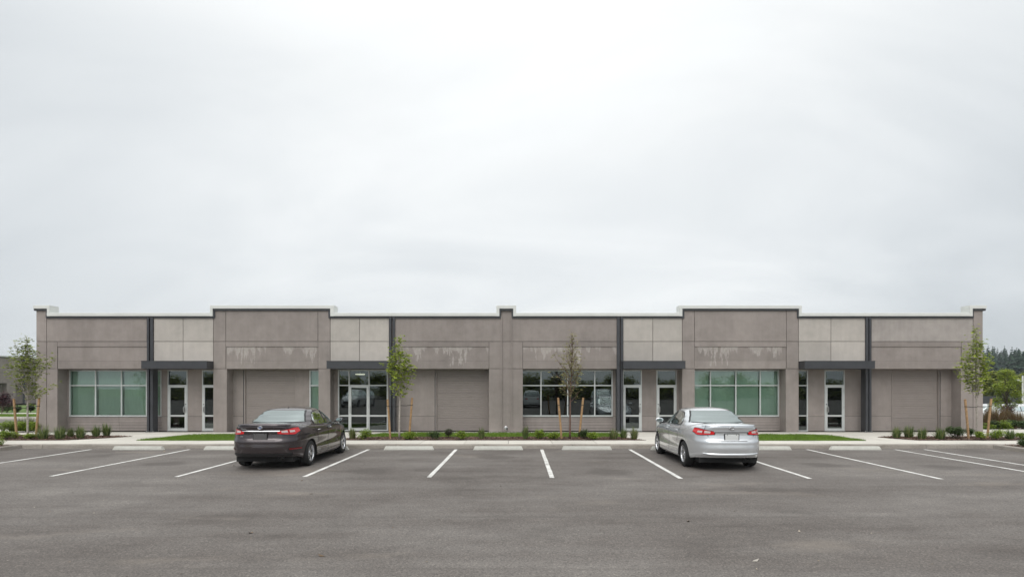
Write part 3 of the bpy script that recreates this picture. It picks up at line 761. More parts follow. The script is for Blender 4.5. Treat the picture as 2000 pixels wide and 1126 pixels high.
# ------------------------------------------------------------------ cars
def lerp_tab(tab, v):
    if v <= tab[0][0]: return tab[0][1]
    for (a, fa), (b, fb) in zip(tab[:-1], tab[1:]):
        if v <= b:
            k = (v-a)/(b-a); k2 = k*k*(3-2*k); k = 0.5*k+0.5*k2
            return fa+(fb-fa)*k
    return tab[-1][1]
def paint_mat(name, col, metal=0.55, rough=0.34):
    m, t, bs = new_mat(name)
    n = tnoise(t, 900, 2, 0.5, world=False)
    t.links.new(mixc(t, 0.25, col, ramp(t, n, [(0.3, tuple(c*0.75 for c in col)), (0.7, tuple(min(1, c*1.25) for c in col))])), bs.inputs['Base Color'])
    bs.inputs['Metallic'].default_value = metal; bs.inputs['Roughness'].default_value = rough
    bs.inputs['Coat Weight'].default_value = 1.0; bs.inputs['Coat Roughness'].default_value = 0.04
    return m
M_BROWN = paint_mat('brown_metallic_paint', (0.058, 0.046, 0.049), 0.65, 0.22)
M_SILV = paint_mat('silver_metallic_paint', (0.70, 0.72, 0.74), 0.62, 0.26)
M_WHITE = paint_mat('white_car_paint', (0.70, 0.71, 0.71), 0.0, 0.4)
M_NAVY = paint_mat('dark_blue_car_paint', (0.03, 0.04, 0.06), 0.3, 0.35)
def carglass(name='car_glass', f0=0.25):
    m, t, bs = new_mat(name); t.nodes.remove(bs); o = t.nodes['Material Output']
    df = tnode(t, 'ShaderNodeBsdfDiffuse'); df.inputs[0].default_value = (0.022, 0.030, 0.029, 1)
    gl = tnode(t, 'ShaderNodeBsdfGlossy'); gl.inputs[0].default_value = (0.90, 0.985, 0.97, 1); gl.inputs['Roughness'].default_value = 0.02
    fr = tnode(t, 'ShaderNodeFresnel'); fr.inputs[0].default_value = 1.55
    mx = tnode(t, 'ShaderNodeMixShader'); t.links.new(tmath(t, 'ADD', fr.outputs[0], f0, True), mx.inputs[0])
    t.links.new(df.outputs[0], mx.inputs[1]); t.links.new(gl.outputs[0], mx.inputs[2]); t.links.new(mx.outputs[0], o.inputs[0]); return m
M_CGLASS = carglass(); M_CGLASS_S = carglass('car_side_glass', 0.09)
M_CHROME = simple('chrome_trim', (0.66, 0.66, 0.68), 0.22, 1.0, var=0.02)
M_RIM = simple('alloy_rim', (0.66, 0.67, 0.69), 0.25, 0.9, var=0.04)
M_TYRE = simple('tyre_rubber', (0.016, 0.016, 0.016), 0.85, var=0.2, vscale=20)
M_PLAST = simple('black_trim_plastic', (0.018, 0.018, 0.019), 0.55)
M_SEAM = simple('panel_gap', (0.008, 0.008, 0.008), 0.9)
def lens(name, col, em=0.0):
    m, t, bs = new_mat(name); n = tnoise(t, 60, 2, 0.5, (1, 1, 3), world=False)
    t.links.new(ramp(t, n, [(0.35, tuple(c*0.65 for c in col)), (0.65, col)]), bs.inputs['Base Color'])
    bs.inputs['Roughness'].default_value = 0.12; bs.inputs['Coat Weight'].default_value = 1; return m
M_RED = lens('red_lamp_lens', (0.78, 0.015, 0.02)); M_CLEAR = lens('clear_lamp_lens', (0.72, 0.62, 0.60)); M_DRED = lens('dark_red_reflector', (0.22, 0.01, 0.012))
M_BLUE = lens('blue_enamel', (0.02, 0.09, 0.33)); M_PLATE_D = simple('bare_dark_plate', (0.10, 0.095, 0.095), 0.4); M_PLATE_W = simple('blank_pale_plate', (0.66, 0.67, 0.66), 0.4, var=0.03)
M_PLATE_F = simple('plate_frame', (0.015, 0.015, 0.015), 0.5)

class CarSpec: pass
def sedan_spec():
    c = CarSpec()
    c.rear = [(.22, -2.28), (.33, -2.37), (.42, -2.43), (.56, -2.455), (.70, -2.445), (.745, -2.43), (.80, -2.40), (.90, -2.385), (1.02, -2.39), (1.10, -2.41), (1.15, -2.40), (1.19, -2.36)]
    c.front = [(.22, 2.30), (.35, 2.42), (.5, 2.46), (.65, 2.43), (.78, 2.33), (.95, 2.2), (1.1, 2.0)]
    c.w = [(.20, .885), (.30, .918), (.45, .938), (.62, .943), (.78, .945), (.88, .932), (.96, .908), (1.04, .872), (1.12, .825), (1.19, .77)]
    c.ztop = [(-2.46, 1.165), (-2.1, 1.14), (-1.5, 1.085), (-1.0, 1.05), (0, 1.02), (.8, 1.0), (1.3, .965), (1.8, .90), (2.2, .80), (2.46, .68)]
    c.zbot = [(-2.46, .345), (-2.1, .32), (-1.75, .24), (0, .215), (2, .22), (2.46, .24)]
    c.crown = [(-2.46, .0), (-2.36, .015), (-2.2, .03), (-1.6, .075), (0, .08), (1.2, .085), (2.1, .07), (2.46, .02)]
    c.n = 4.1
    # greenhouse: z -> (rear y, front y, half width)
    c.g_rear = [(.95, -2.10), (1.05, -1.86), (1.17, -1.58), (1.30, -1.28), (1.40, -1.01), (1.46, -.80)]
    c.g_front = [(.95, 1.42), (1.05, 1.20), (1.17, .95), (1.30, .67), (1.40, .42), (1.46, .24)]
    c.g_w = [(.95, .86), (1.05, .835), (1.17, .785), (1.30, .715), (1.40, .65), (1.46, .585)]
    c.g_n = 3.5; c.g_top = 1.46; c.roof = 1.525
    c.dlo_top = [(-.92, 1.15), (-.86, 1.25), (-.76, 1.33), (-.62, 1.385), (-.35, 1.412), (.05, 1.412), (.35, 1.36), (.62, 1.255), (.85, 1.145), (1.02, 1.055)]
    c.dlo_bot = [(-.92, 1.105), (-.82, 1.085), (-.5, 1.065), (1.02, 1.045)]
    c.bp = (-.12, -.03); c.rw = (1.180, 1.438, .69, .60); c.wheel_r = .335; c.axles = (-1.40, 1.49)
    return c
def suv_spec():
    c = sedan_spec()
    c.rear = [(.22, -2.25), (.4, -2.36), (.6, -2.38), (.8, -2.33), (1.0, -2.30), (1.2, -2.28)]
    c.ztop = [(-2.46, 1.10), (-1, 1.09), (.8, 1.07), (1.3, 1.05), (1.9, 1.0), (2.2, .92), (2.46, .75)]
    c.g_rear = [(.95, -2.30), (1.2, -2.24), (1.45, -2.12), (1.6, -1.95), (1.66, -1.85)]
    c.g_front = [(.95, 1.42), (1.17, 1.1), (1.40, .75), (1.55, .52), (1.66, .3)]
    c.g_w = [(.95, .87), (1.1, .85), (1.3, .79), (1.5, .72), (1.66, .62)]
    c.g_n = 5.5; c.g_top = 1.66; c.roof = 1.73
    c.dlo_top = [(-1.95, 1.25), (-1.8, 1.42), (-1.5, 1.55), (-.5, 1.58), (.1, 1.57), (.45, 1.48), (.75, 1.3), (1.05, 1.13)]
    c.dlo_bot = [(-1.95, 1.2), (-1.1, 1.14), (1.05, 1.11)]
    c.rw = (1.2, 1.6, .74, .68); c.wheel_r = .36
    return c

def spow(v, p): return math.copysign(abs(v)**p, v)
def make_car(name, spec, paint, label, group, plate_mat, emblem_mat, chrome_strip=True, variant=0, detail=True):
    c = spec; root = empty(name, (0, 0, 0), label, 'car', group)
    e = 2.0/c.n; eg = 2.0/c.g_n
    def B(th, z, off=0.0):               # th: 0 = rear centre, pi/2 = right side, pi = front centre
        yr, yf, w = lerp_tab(c.rear, z), lerp_tab(c.front, z), lerp_tab(c.w, z)
        yc, l = (yr+yf)/2, (yf-yr)/2
        return Vector(((w+off)*spow(math.sin(th), e), yc-(l+off)*spow(math.cos(th), e), z))
    def bx(y, z, off=0.0):
        yr, yf, w = lerp_tab(c.rear, z), lerp_tab(c.front, z), lerp_tab(c.w, z)
        yc, l = (yr+yf)/2, (yf-yr)/2; u = min(.999, abs((y-yc)/l))
        return w*(1-u**c.n)**(1/c.n)+off
    def by(x, z, off=0.0):
        yr, yf, w = lerp_tab(c.rear, z), lerp_tab(c.front, z), lerp_tab(c.w, z)
        yc, l = (yr+yf)/2, (yf-yr)/2; u = min(.999, abs(x/w))
        return yc-l*(1-u**c.n)**(1/c.n)-off
    def gx(y, z, off=0.0):
        yr, yf, w = lerp_tab(c.g_rear, z), lerp_tab(c.g_front, z), lerp_tab(c.g_w, z)
        yc, l = (yr+yf)/2, (yf-yr)/2; u = min(.999, abs((y-yc)/l))
        return w*(1-u**c.g_n)**(1/c.g_n)+off
    def gy(x, z, sgn=-1, off=0.0):
        yr, yf, w = lerp_tab(c.g_rear, z), lerp_tab(c.g_front, z), lerp_tab(c.g_w, z)
        yc, l = (yr+yf)/2, (yf-yr)/2; u = min(.999, abs(x/w))
        return yc+sgn*(l*(1-u**c.g_n)**(1/c.g_n)+off)
    # outline angles, evenly spaced along the outline
    dense = [math.pi*i/1200 for i in range(1201)]; P = [B(t_, .6) for t_ in dense]; acc = [0]
    for a, b in zip(P[:-1], P[1:]): acc.append(acc[-1]+(b-a).length)
    NS = 84; ths = []; j = 0
    for i in range(NS+1):
        tgt = acc[-1]*i/NS
        while j < 1199 and acc[j+1] < tgt: j += 1
        k = (tgt-acc[j])/max(1e-9, acc[j+1]-acc[j]); ths.append(dense[j]+(dense[j+1]-dense[j])*k)
    ths[0] = 0; ths[-1] = math.pi
    NT = 26
    full = ths+[2*math.pi-t_ for t_ in ths[-2:0:-1]]
    def pt(th, k):
        y = B(th, .6).y; zt, zb = lerp_tab(c.ztop, y), lerp_tab(c.zbot, y)
        z = zb+(zt-zb)*k; p = B(th, z)
        ins = max(0, (k-.90)/.10)**2*0.035; p.x *= (1-ins); p.y *= (1-ins*.35)
        # character crease along the side and sill tuck
        side = abs(math.sin(th))**6
        zz = (z-.22)/.7
        p.x += math.copysign(1, p.x if p.x else 1)*side*(0.012*math.exp(-((z-.86)/.035)**2)-0.020*math.exp(-((z-.58)/.14)**2)+0.012*math.exp(-((z-.33)/.05)**2))
        rear = max(0, math.cos(th))**1.5 if math.cos(th) > 0 else 0
        p.y -= rear*0.016*math.exp(-((z-.735)/.022)**2)      # bumper shelf
        return p
    bm = bmesh.new(); rings = []
    for k in range(NT+1): rings.append([bm.verts.new(pt(th, k/NT)) for th in full])
    nF = len(full)
    for k in range(NT):
        for i in range(nF):
            bm.faces.new((rings[k][i], rings[k][(i+1) % nF], rings[k+1][(i+1) % nF], rings[k+1][i]))
    # top deck: strips between mirrored outline points
    NX = 10; top = rings[-1]; deck = []
    for i in range(NS+1):
        r_ = top[i]; l_ = top[(nF-i) % nF] if i not in (0, NS) else top[i]
        if i in (0, NS): deck.append([r_]); continue
        row = [r_]
        cr = lerp_tab(c.crown, r_.co.y)*min(1, abs(r_.co.x)/.6)
        for q in range(1, NX):
            f = q/NX; x = r_.co.x+(l_.co.x-r_.co.x)*f; s_ = 1-(2*f-1)**2
            row.append(bm.verts.new((x, r_.co.y, r_.co.z+cr*s_**.7)))
        row.append(l_); deck.append(row)
    for a, b in zip(deck[:-1], deck[1:]):
        if len(a) == 1 or len(b) == 1:
            s_, d_ = (a[0], b) if len(a) == 1 else (b[0], a)
            for q in range(NX): bm.faces.new((s_, d_[q], d_[q+1]) if len(a) == 1 else (s_, d_[q+1], d_[q]))
        else:
            for q in range(NX): bm.faces.new((a[q], b[q], b[q+1], a[q+1]))
    bm.faces.new(list(reversed(rings[0])))
    bmesh.ops.recalc_face_normals(bm, faces=bm.faces[:])
    me = bpy.data.meshes.new('body'); bm.to_mesh(me); bm.free(); me.materials.append(paint)
    me.polygons.foreach_set('use_smooth', [True]*len(me.polygons))
    body = bpy.data.objects.new('body', me); COL.objects.link(body)
    # wheel arches cut out of the body
    wr = c.wheel_r
    cut = MB()
    for ya in c.axles:
        for sx in (-1, 1):
            cut.lathe_x([(-.17, .0001), (-.17, wr+.055), (.30, wr+.055), (.30, .0001)], 40, (sx*.86-.065, ya, wr-.005))
    cme = cut.mesh('cut', M_BLACK); bmc = bmesh.new(); bmc.from_mesh(cme); bmesh.ops.remove_doubles(bmc, verts=bmc.verts[:], dist=1e-4); bmesh.ops.recalc_face_normals(bmc, faces=bmc.faces[:]); bmc.to_mesh(cme); bmc.free()
    co = bpy.data.objects.new('cutter', cme); COL.objects.link(co)
    md = body.modifiers.new('b', 'BOOLEAN'); md.operation = 'DIFFERENCE'; md.object = co; md.solver = 'EXACT'
    dg = bpy.context.evaluated_depsgraph_get(); dg.update()
    nm = bpy.data.meshes.new_from_object(body.evaluated_get(dg)); body.modifiers.clear()
    nm.name = 'body'; body.data = nm
    bpy.data.objects.remove(co, do_unlink=True)
    nm.materials.clear(); nm.materials.append(paint); nm.materials.append(M_BLACK)
    for p in nm.polygons:
        ctr = p.center; p.material_index = 0
        for ya in c.axles:
            if abs(ctr.x) < .935 and math.hypot(ctr.y-ya, ctr.z-(wr-.005)) < wr+.058 and (abs(p.normal.x) > .95 and abs(ctr.x) < .8 or abs(p.normal.x) < .1):
                p.material_index = 1
        if ctr.z < .3 and p.normal.z < -.9: p.material_index = 1
    body.parent = root
    # sharper shading
    bm = bmesh.new(); bm.from_mesh(nm)
    for ed in bm.edges:
        if len(ed.link_faces) == 2: ed.smooth = ed.calc_face_angle(0) < R(38)
    bm.to_mesh(nm); bm.free()
    # cabin (roof and pillars)
    gb = MB(); NG = 22; NGS = 72
    dth = [2*math.pi*i/NGS for i in range(NGS)]
    def G(th, z, q=1.0):
        yr, yf, w = lerp_tab(c.g_rear, z), lerp_tab(c.g_front, z), lerp_tab(c.g_w, z)
        yc, l = (yr+yf)/2, (yf-yr)/2
        return Vector((w*q*spow(math.sin(th), eg), yc-l*q*spow(math.cos(th), eg), z))
    rows_ = []
    for k in range(NG+1):
        z = .95+(c.g_top-.95)*k/NG; rows_.append([G(th, z) for th in dth])
    for q in (.985, .95, .88, .76, .6, .4, .2, .02):
        rr = []
        for th in dth:
            p = G(th, c.g_top, q); p.z = c.g_top+(c.roof-c.g_top)*(1-q**2.6); rr.append(p)
        rows_.append(rr)
    nr = len(rows_); vs = [p for r_ in rows_ for p in r_]; fs = []
    for i in range(nr-1):
        for k in range(NGS): fs.append((i*NGS+k, i*NGS+(k+1) % NGS, (i+1)*NGS+(k+1) % NGS, (i+1)*NGS+k))
    gb.add(vs, fs); gb.build('cabin', paint, root, smooth=True)
    def patch_side(s_, f, ya, yb, zb, zt, mat, nm_, off=.006, ny=16, nz=6, parent=None):
        m = MB(); g_ = []
        for i in range(ny+1):
            y = ya+(yb-ya)*i/ny; z0, z1 = zb(y), zt(y)
            g_.append([(s_*f(y, z0+(z1-z0)*k/nz, off), y, z0+(z1-z0)*k/nz) for k in range(nz+1)])
        m.grid(g_, flip=(s_ < 0)); return m.build(nm_, mat, parent or root, smooth=True)
    dt = lambda y: lerp_tab(c.dlo_top, y); db = lambda y: lerp_tab(c.dlo_bot, y)
    y0, y1 = c.dlo_bot[0][0], c.dlo_bot[-1][0]
    for s_ in (1, -1):
        fr = patch_side(s_, gx, y0-.02, y1+.03, lambda y: db(y)-.016, lambda y: dt(min(max(y, y0), y1))+.018, M_PLAST, 'window_surround', .004, 30)
        patch_side(s_, gx, y0+.01, c.bp[0], db, dt, M_CGLASS_S, 'side_window', .010)
        patch_side(s_, gx, c.bp[1], y1-.02, db, dt, M_CGLASS_S, 'side_window', .010)
        tr = patch_side(s_, gx, y0-.02, y1+.02, lambda y: db(y)-.024, lambda y: db(y)-.008, M_CHROME, 'window_trim', .010, 24, 1)
    def patch_end(sgn, zb, zt, hb, ht, mat, nm_, off, nx=18, nz=10):
        m = MB(); g_ = []
        for k in range(nz+1):
            f = k/nz; z = zb+(zt-zb)*f; h = hb+(ht-hb)*f
            row = []
            for i in range(nx+1):
                u = -1+2*i/nx; x = h*u; zz = z+(0.018*(1-u*u) if k == nz else 0)*0
                row.append((x, gy(x, zz, sgn, off*.6), zz+off*.8))
            g_.append(row)
        m.grid(g_, flip=(sgn > 0)); return m.build(nm_, mat, root, smooth=True)
    patch_end(-1, c.rw[0]-.03, c.rw[1]+.006, c.rw[2]+.028, c.rw[3]*.86+.03, M_PLAST, 'rear_window_seal', .006)
    patch_end(-1, c.rw[0]-.02, c.rw[1]-.004, c.rw[2], c.rw[3]*.86, M_CGLASS, 'rear_window', .013)
    patch_end(1, c.rw[0]-.10, c.rw[1]-.01, c.rw[2]+.03, c.rw[3]*.86, M_CGLASS, 'windscreen', .010)
    # wheels
    def wheel_parts():
        ty = MB(); r = c.wheel_r; ri = r*.66
        ty.lathe_x([(-.105, ri-.005), (-.112, ri+.02), (-.112, r-.05), (-.10, r-.015), (-.08, r-.003), (-.03, r), (.03, r), (.08, r-.003), (.10, r-.015), (.112, r-.05), (.112, ri+.02), (.105, ri-.005)], 44)
        tm = ty.mesh('tyre', M_TYRE, smooth=True)
        hb = MB(); hb.lathe_x([(.02, .0001), (.02, ri*.98), (-.10, ri*.98)], 32); hb.lathe_x([(.03, .0001), (.03, .15), (.02, .15)], 24)
        hm = hb.mesh('wheel', M_PLAST)
        rb = MB(); rb.lathe_x([(.070, ri*.90), (.104, ri*.93), (.110, ri*.985), (.106, ri+.006), (.04, ri+.004), (.02, ri*.90), (.070, ri*.90)], 44)
        rb.lathe_x([(.045, .055), (.092, .048), (.098, .03), (.098, .0001)], 20)
        for k in range(10):
            a = 2*math.pi*k/10+(.13 if k % 2 else -.13); a2 = a+(.05 if k % 2 else -.05)
            ca, sa = math.cos(a), math.sin(a); c2, s2 = math.cos(a2), math.sin(a2)
            w0, w1 = .016, .017
            def q(rr, ww, x, cc, ss): return (x, rr*cc-ww*ss, rr*ss+ww*cc)
            v = [q(.045, -w0, .070, ca, sa), q(.045, w0, .070, ca, sa), q(ri*.93, w1, .088, c2, s2), q(ri*.93, -w1, .088, c2, s2),
                 q(.045, -w0, .030, ca, sa), q(.045, w0, .030, ca, sa), q(ri*.93, w1, .045, c2, s2), q(ri*.93, -w1, .045, c2, s2)]
            rb.add(v, [(0, 3, 2, 1), (4, 5, 6, 7), (0, 1, 5, 4), (1, 2, 6, 5), (2, 3, 7, 6), (3, 0, 4, 7)])
        rm = rb.mesh('rim', M_RIM); return tm, hm, rm
    tm, hm, rm = wheel_parts()
    for ya in c.axles:
        for s_ in (1, -1):
            w = place('wheel', hm, root, (s_*.795, ya, c.wheel_r))
            if s_ < 0: w.rotation_euler[2] = math.pi
            place('tyre', tm, w); place('rim', rm, w)
    # underbody
    ub = MB(); ub.box(-.70, .70, -2.15, 2.2, .20, .42); ub.box(-.62, .62, c.axles[0]-.05, c.axles[0]+.05, .26, .36); ub.build('underbody', M_BLACK, root)
    # door mirrors
    for s_ in (1, -1):
        m = MB(); cx_, cy_, cz_ = s_*1.015, .70, 1.10; rows_m = []
        for i in range(9):
            a = math.pi*i/8; rr = math.sin(a)
            rows_m.append([(cx_+s_*(-.115*math.cos(a)), cy_+(.075*rr)*math.cos(b) if math.cos(b) > 0 else cy_+(.03*rr)*math.cos(b), cz_+.072*rr*math.sin(b)) for b in [2*math.pi*k/14 for k in range(15)]])
        m.grid(rows_m); mo = m.build('door_mirror', paint, root, smooth=True)
        g_ = MB(); g_.add([(cx_+s_*.09*math.cos(a)*1.0, cy_-.032, cz_+.056*math.sin(a)) for a in [2*math.pi*k/16 for k in range(16)]], [tuple(range(16))]); g_.build('mirror_glass', M_CGLASS, mo)
        st = MB(); st.tube([(s_*.86, .74, 1.045), (s_*.95, .71, 1.075)], [.03, .022], 8); st.build('mirror_arm', M_PLAST, mo)
    if not detail:
        for s_ in (1, -1):
            m = MB(); g_ = []
            for i in range(9):
                th = math.pi-s_*0-(.25+.32*i/8); g_.append([tuple(Vector((s_*B(th, z, .008).x, B(th, z, .008).y, z))) for z in (.66, .70, .75, .79)])
            m.grid(g_, flip=s_ > 0); m.build('headlight', M_CLEAR, root, smooth=True)
            m = MB(); g_ = []
            for i in range(9):
                th = (.25+.32*i/8); g_.append([tuple(Vector((s_*B(th, z, .008).x, B(th, z, .008).y, z))) for z in (.85, .92, .97, 1.02)])
            m.grid(g_, flip=s_ < 0); m.build('tail_light', M_RED, root, smooth=True)
        g_ = MB(); g_.box(-.5, .5, 2.35, 2.475, .38, .62); g_.build('grille', M_PLAST, root)
        return root
    # ---- rear detail
    def wrap(th0, th1, zlo, zhi, mat, nm_, off, s_, n=18, nz=5, parent=None):
        m = MB(); g_ = []
        for i in range(n+1):
            f = i/n; th = th0+(th1-th0)*f; row = []
            for k in range(nz+1):
                z = zlo(f)+(zhi(f)-zlo(f))*k/nz; p = B(th, z, off); row.append((s_*p.x, p.y, z))
            g_.append(row)
        m.grid(g_, flip=(s_ < 0)); return m.build(nm_, mat, parent or root, smooth=True)
    # theta for a given rear x at z=.98
    def th_x(x, z=.98):
        w = lerp_tab(c.w, z); return math.asin(min(1, (x/w)**(1/e)))
    def th_y(y, z=.98):
        yr, yf = lerp_tab(c.rear, z), lerp_tab(c.front, z); yc, l = (yr+yf)/2, (yf-yr)/2
        return math.acos(min(1, ((yc-y)/l)**(1/e)))
    tA, tB = th_x(.40), th_y(-1.93)
    for s_ in (1, -1):
        lo = lambda f: .918-.020*min(1, f*2)+(.075*max(0, f-.72)/.28); hi = lambda f: .985+.070*min(1, f*1.35)+.02*max(0, f-.6)
        sur = wrap(tA-.02, tB+.01, lambda f: lo(f)-.012, lambda f: hi(f)+.010, M_PLAST, 'tail_light', .006, s_, 26)
        wrap(tA, tB, lo, hi, M_RED, 'red_lens', .012, s_, 26, 6, sur)
        wrap(tA+(tB-tA)*.14, tA+(tB-tA)*.40, lambda f: lo(.2)+.035, lambda f: lo(.2)+.083+.012*f, M_CLEAR, 'clear_lens', .016, s_, 10, 3, sur)
        wrap(tA+(tB-tA)*.50, tA+(tB-tA)*.74, lambda f: lo(.6)+.050+.01*f, lambda f: lo(.6)+.102, M_CLEAR, 'clear_lens', .016, s_, 10, 3, sur)
        # seam between boot lid and quarter panel through the lamp
        ts = tA+(tB-tA)*.45
        wrap(ts-.006, ts+.006, lambda f: .905, lambda f: 1.14, M_SEAM, 'boot_seam', .0175, s_, 2, 8)
        # bumper reflectors
        if variant == 0:
            wrap(th_x(.66, .5), th_x(.84, .5), lambda f: .512, lambda f: .552, M_DRED, 'reflector', .010, s_, 8, 2)
        # boot lid lower seam, sweeping in to the plate recess
        m = MB(); g_ = []
        for i in range(15):
            f = i/14; x = .54-.10*f if f < .5 else .49-.14*(f-.5)/.5
            x = .56-.20*f**1.5; z = .905-.145*f**.7; g_.append([(s_*x, by(x, z, .006), z), (s_*(x-.011), by(x-.011, z-.002, .006), z-.008)])
        m.grid(g_, flip=(s_ > 0)); m.build('boot_seam', M_SEAM, root)
        # door seams, handles, sill trim
        for ya, yb_, z0, z1 in ((-.08, -.08, .30, 1.03), (-1.08, -.92, .64, 1.06), (.98, 1.02, .30, 1.0)):
            m = MB(); g_ = []
            for i in range(15):
                f = i/14; z = z0+(z1-z0)*f; y = yb_+(ya-yb_)*f
                sd_ = 0.012*math.exp(-((z-.86)/.035)**2)-0.020*math.exp(-((z-.58)/.14)**2)+0.012*math.exp(-((z-.33)/.05)**2)
                g_.append([(s_*(bx(y-.007, z, .006)+sd_), y-.007, z), (s_*(bx(y+.007, z, .006)+sd_), y+.007, z)])
            m.grid(g_, flip=(s_ < 0)); m.build('door_seam', M_SEAM, root)
        for yh in (-.82, .16):
            m = MB(); pts = [(s_*(bx(yh+d, .93, .012+.022*math.sin(math.pi*k/4))), yh+d, .925) for k, d in enumerate((-.10, -.06, 0, .06, .10))]
            m.tube(pts, [.008, .013, .014, .013, .008], 8); m.build('door_handle', M_CHROME if variant == 0 else paint, root, smooth=True)
        m = MB(); g_ = []
        for i in range(21):
            y = -1.0+2.05*i/20; g_.append([(s_*bx(y, .25, .004), y, .235), (s_*bx(y, .30, .022), y, .285), (s_*bx(y, .32, .004), y, .325)])
        m.grid(g_, flip=(s_ < 0)); m.build('sill_trim', paint, root, smooth=True)
    # boot lid bottom seam, plate recess, plate
    m = MB(); g_ = []
    for i in range(21):
        x = -.37+.74*i/20; g_.append([(x, by(x, .752, .010), .752), (x, by(x, .764, .010), .764)])
    m.grid(g_); m.build('boot_seam', M_SEAM, root)
    def rear_patch(x0, x1, zlo, zhi, mat, nm_, off, n=20, nz=4, parent=None):
        m = MB(); g_ = []
        for i in range(n+1):
            f = i/n; x = x0+(x1-x0)*f; a, b = zlo(f), zhi(f)
            g_.append([(x, by(x, a+(b-a)*k/nz, off), a+(b-a)*k/nz) for k in range(nz+1)])
        m.grid(g_); return m.build(nm_, mat, parent or root, smooth=True)
    yp = by(0, .85, .0)
    pl = MB(); pl.box(-.178, .178, yp-.020, yp-.002, .768, .942); plate = pl.build('number_plate', M_PLATE_F, root)
    pf = MB(); pf.box(-.160, .160, yp-.024, yp-.0202, .782, .928); pf.build('plate_face', plate_mat, plate)
    for bx_, bz in ((-.11, .92), (.11, .92)):
        q = MB(); q.tube([(bx_, yp-.023, bz-.006), (bx_, yp-.029, bz-.006)], .010, 8); q.build('plate_screw', M_PLATE_F, plate)
    if chrome_strip:
        m = MB(); g_ = []
        for i in range(25):
            x = -.47+.94*i/24; g_.append([(x, by(x, .972, .004), .972), (x, by(x, .975, .018), .975), (x, by(x, .986, .016), .986), (x, by(x, .999, .006), .999)])
        m.grid(g_); m.build('chrome_strip', M_CHROME, root, smooth=True)
    else:
        rear_patch(-.42, .42, lambda f: .962, lambda f: .976, M_SEAM, 'grip_shadow_gap', .006, 24, 1)
        rear_patch(-.42, .42, lambda f: .978, lambda f: 1.0, paint, 'boot_grip', .018, 24, 3)
    # emblem: oval ring and disc
    ze = 1.075; ye = by(0, ze, .004)
    em = MB(); em.add([(.058*math.cos(a), ye-.012, ze+.032*math.sin(a)) for a in [2*math.pi*k/28 for k in range(28)]], [tuple(range(28))])
    eo = em.build('emblem', emblem_mat, root)
    rg = MB(); rg.tube([(.058*math.cos(a), ye-.014, ze+.032*math.sin(a)) for a in [2*math.pi*k/28 for k in range(29)]], .007, 6, False); rg.build('emblem_ring', M_CHROME, eo)
    br = MB(); br.box(-.05, .05, ye-.0165, ye-.0125, ze-.005, ze+.007); br.build('emblem_bar', M_CHROME, eo)
    if variant == 0:       # small chrome badges on the boot lid
        for x0, x1, z in ((-.50, -.34, 1.035), (-.52, -.42, .845)):
            for k in range(4):
                q = MB(); xx = x0+(x1-x0)*k/4; q.box(xx, xx+(x1-x0)*.17, by(xx, z, .016), by(xx, z, .0), z, z+.016); q.build('badge_letter', M_CHROME, root)
    # boot lip
    rear_patch(-.66, .66, lambda f: 1.118+.010*math.sin(math.pi*f), lambda f: 1.150+.020*math.sin(math.pi*f), paint, 'boot_lip', .020, 30, 4)
    # lower valance / bumper mouldings
    if variant == 0:
        rear_patch(-.72, .72, lambda f: .345, lambda f: .430+.0*math.sin(math.pi*f), M_PLAST, 'lower_valance', .010, 26, 4)
    else:
        m = MB(); g_ = []
        for i in range(25):
            x = -.66+1.32*i/24; d = .03*(x/.66)**4; g_.append([(x, by(x, .398, .004), .398+d), (x, by(x, .402, .034), .402+d), (x, by(x, .425, .030), .425+d*.6), (x, by(x, .452, .002), .452+d*.3)])
        m.grid(g_); m.build('bumper_moulding', paint, root, smooth=True)
    ex = MB(); xe = .45 if variant == 0 else .42
    ex.tube([(xe, -2.05, .31), (xe, -2.33, .315)], .034, 12, False); ex.build('exhaust_pipe', M_STEEL, root)
    an = MB(); an.add([(-.02, -.62, c.roof-.028), (.02, -.62, c.roof-.028), (.012, -.47, c.roof-.016), (-.012, -.47, c.roof-.016), (0, -.63, c.roof+.008)], [(0, 1, 4), (1, 2, 4), (2, 3, 4), (3, 0, 4)]); an.build('roof_antenna', paint, root)
    return root

s1 = sedan_spec()
car1 = make_car('parked_sedan', s1, M_BROWN, 'dark brown metallic sedan parked nose-in by the shrub bed, blue oval badge on its boot', 'cars parked at the kerb', M_PLATE_D, M_BLUE, True, 0)
car1.location = (-6.46, 16.82, 0); car1.scale = (1.02, 1.0, 1.0); car1.rotation_euler[2] = R(0.4)
s2 = sedan_spec()
car2 = make_car('parked_sedan', s2, M_SILV, 'silver metallic sedan parked nose-in with a blank pale number plate', 'cars parked at the kerb', M_PLATE_W, M_CHROME, False, 1)
car2.location = (5.29, 16.66, 0); car2.scale = (1.025, 1.0, 1.0); car2.rotation_euler[2] = R(-0.3)

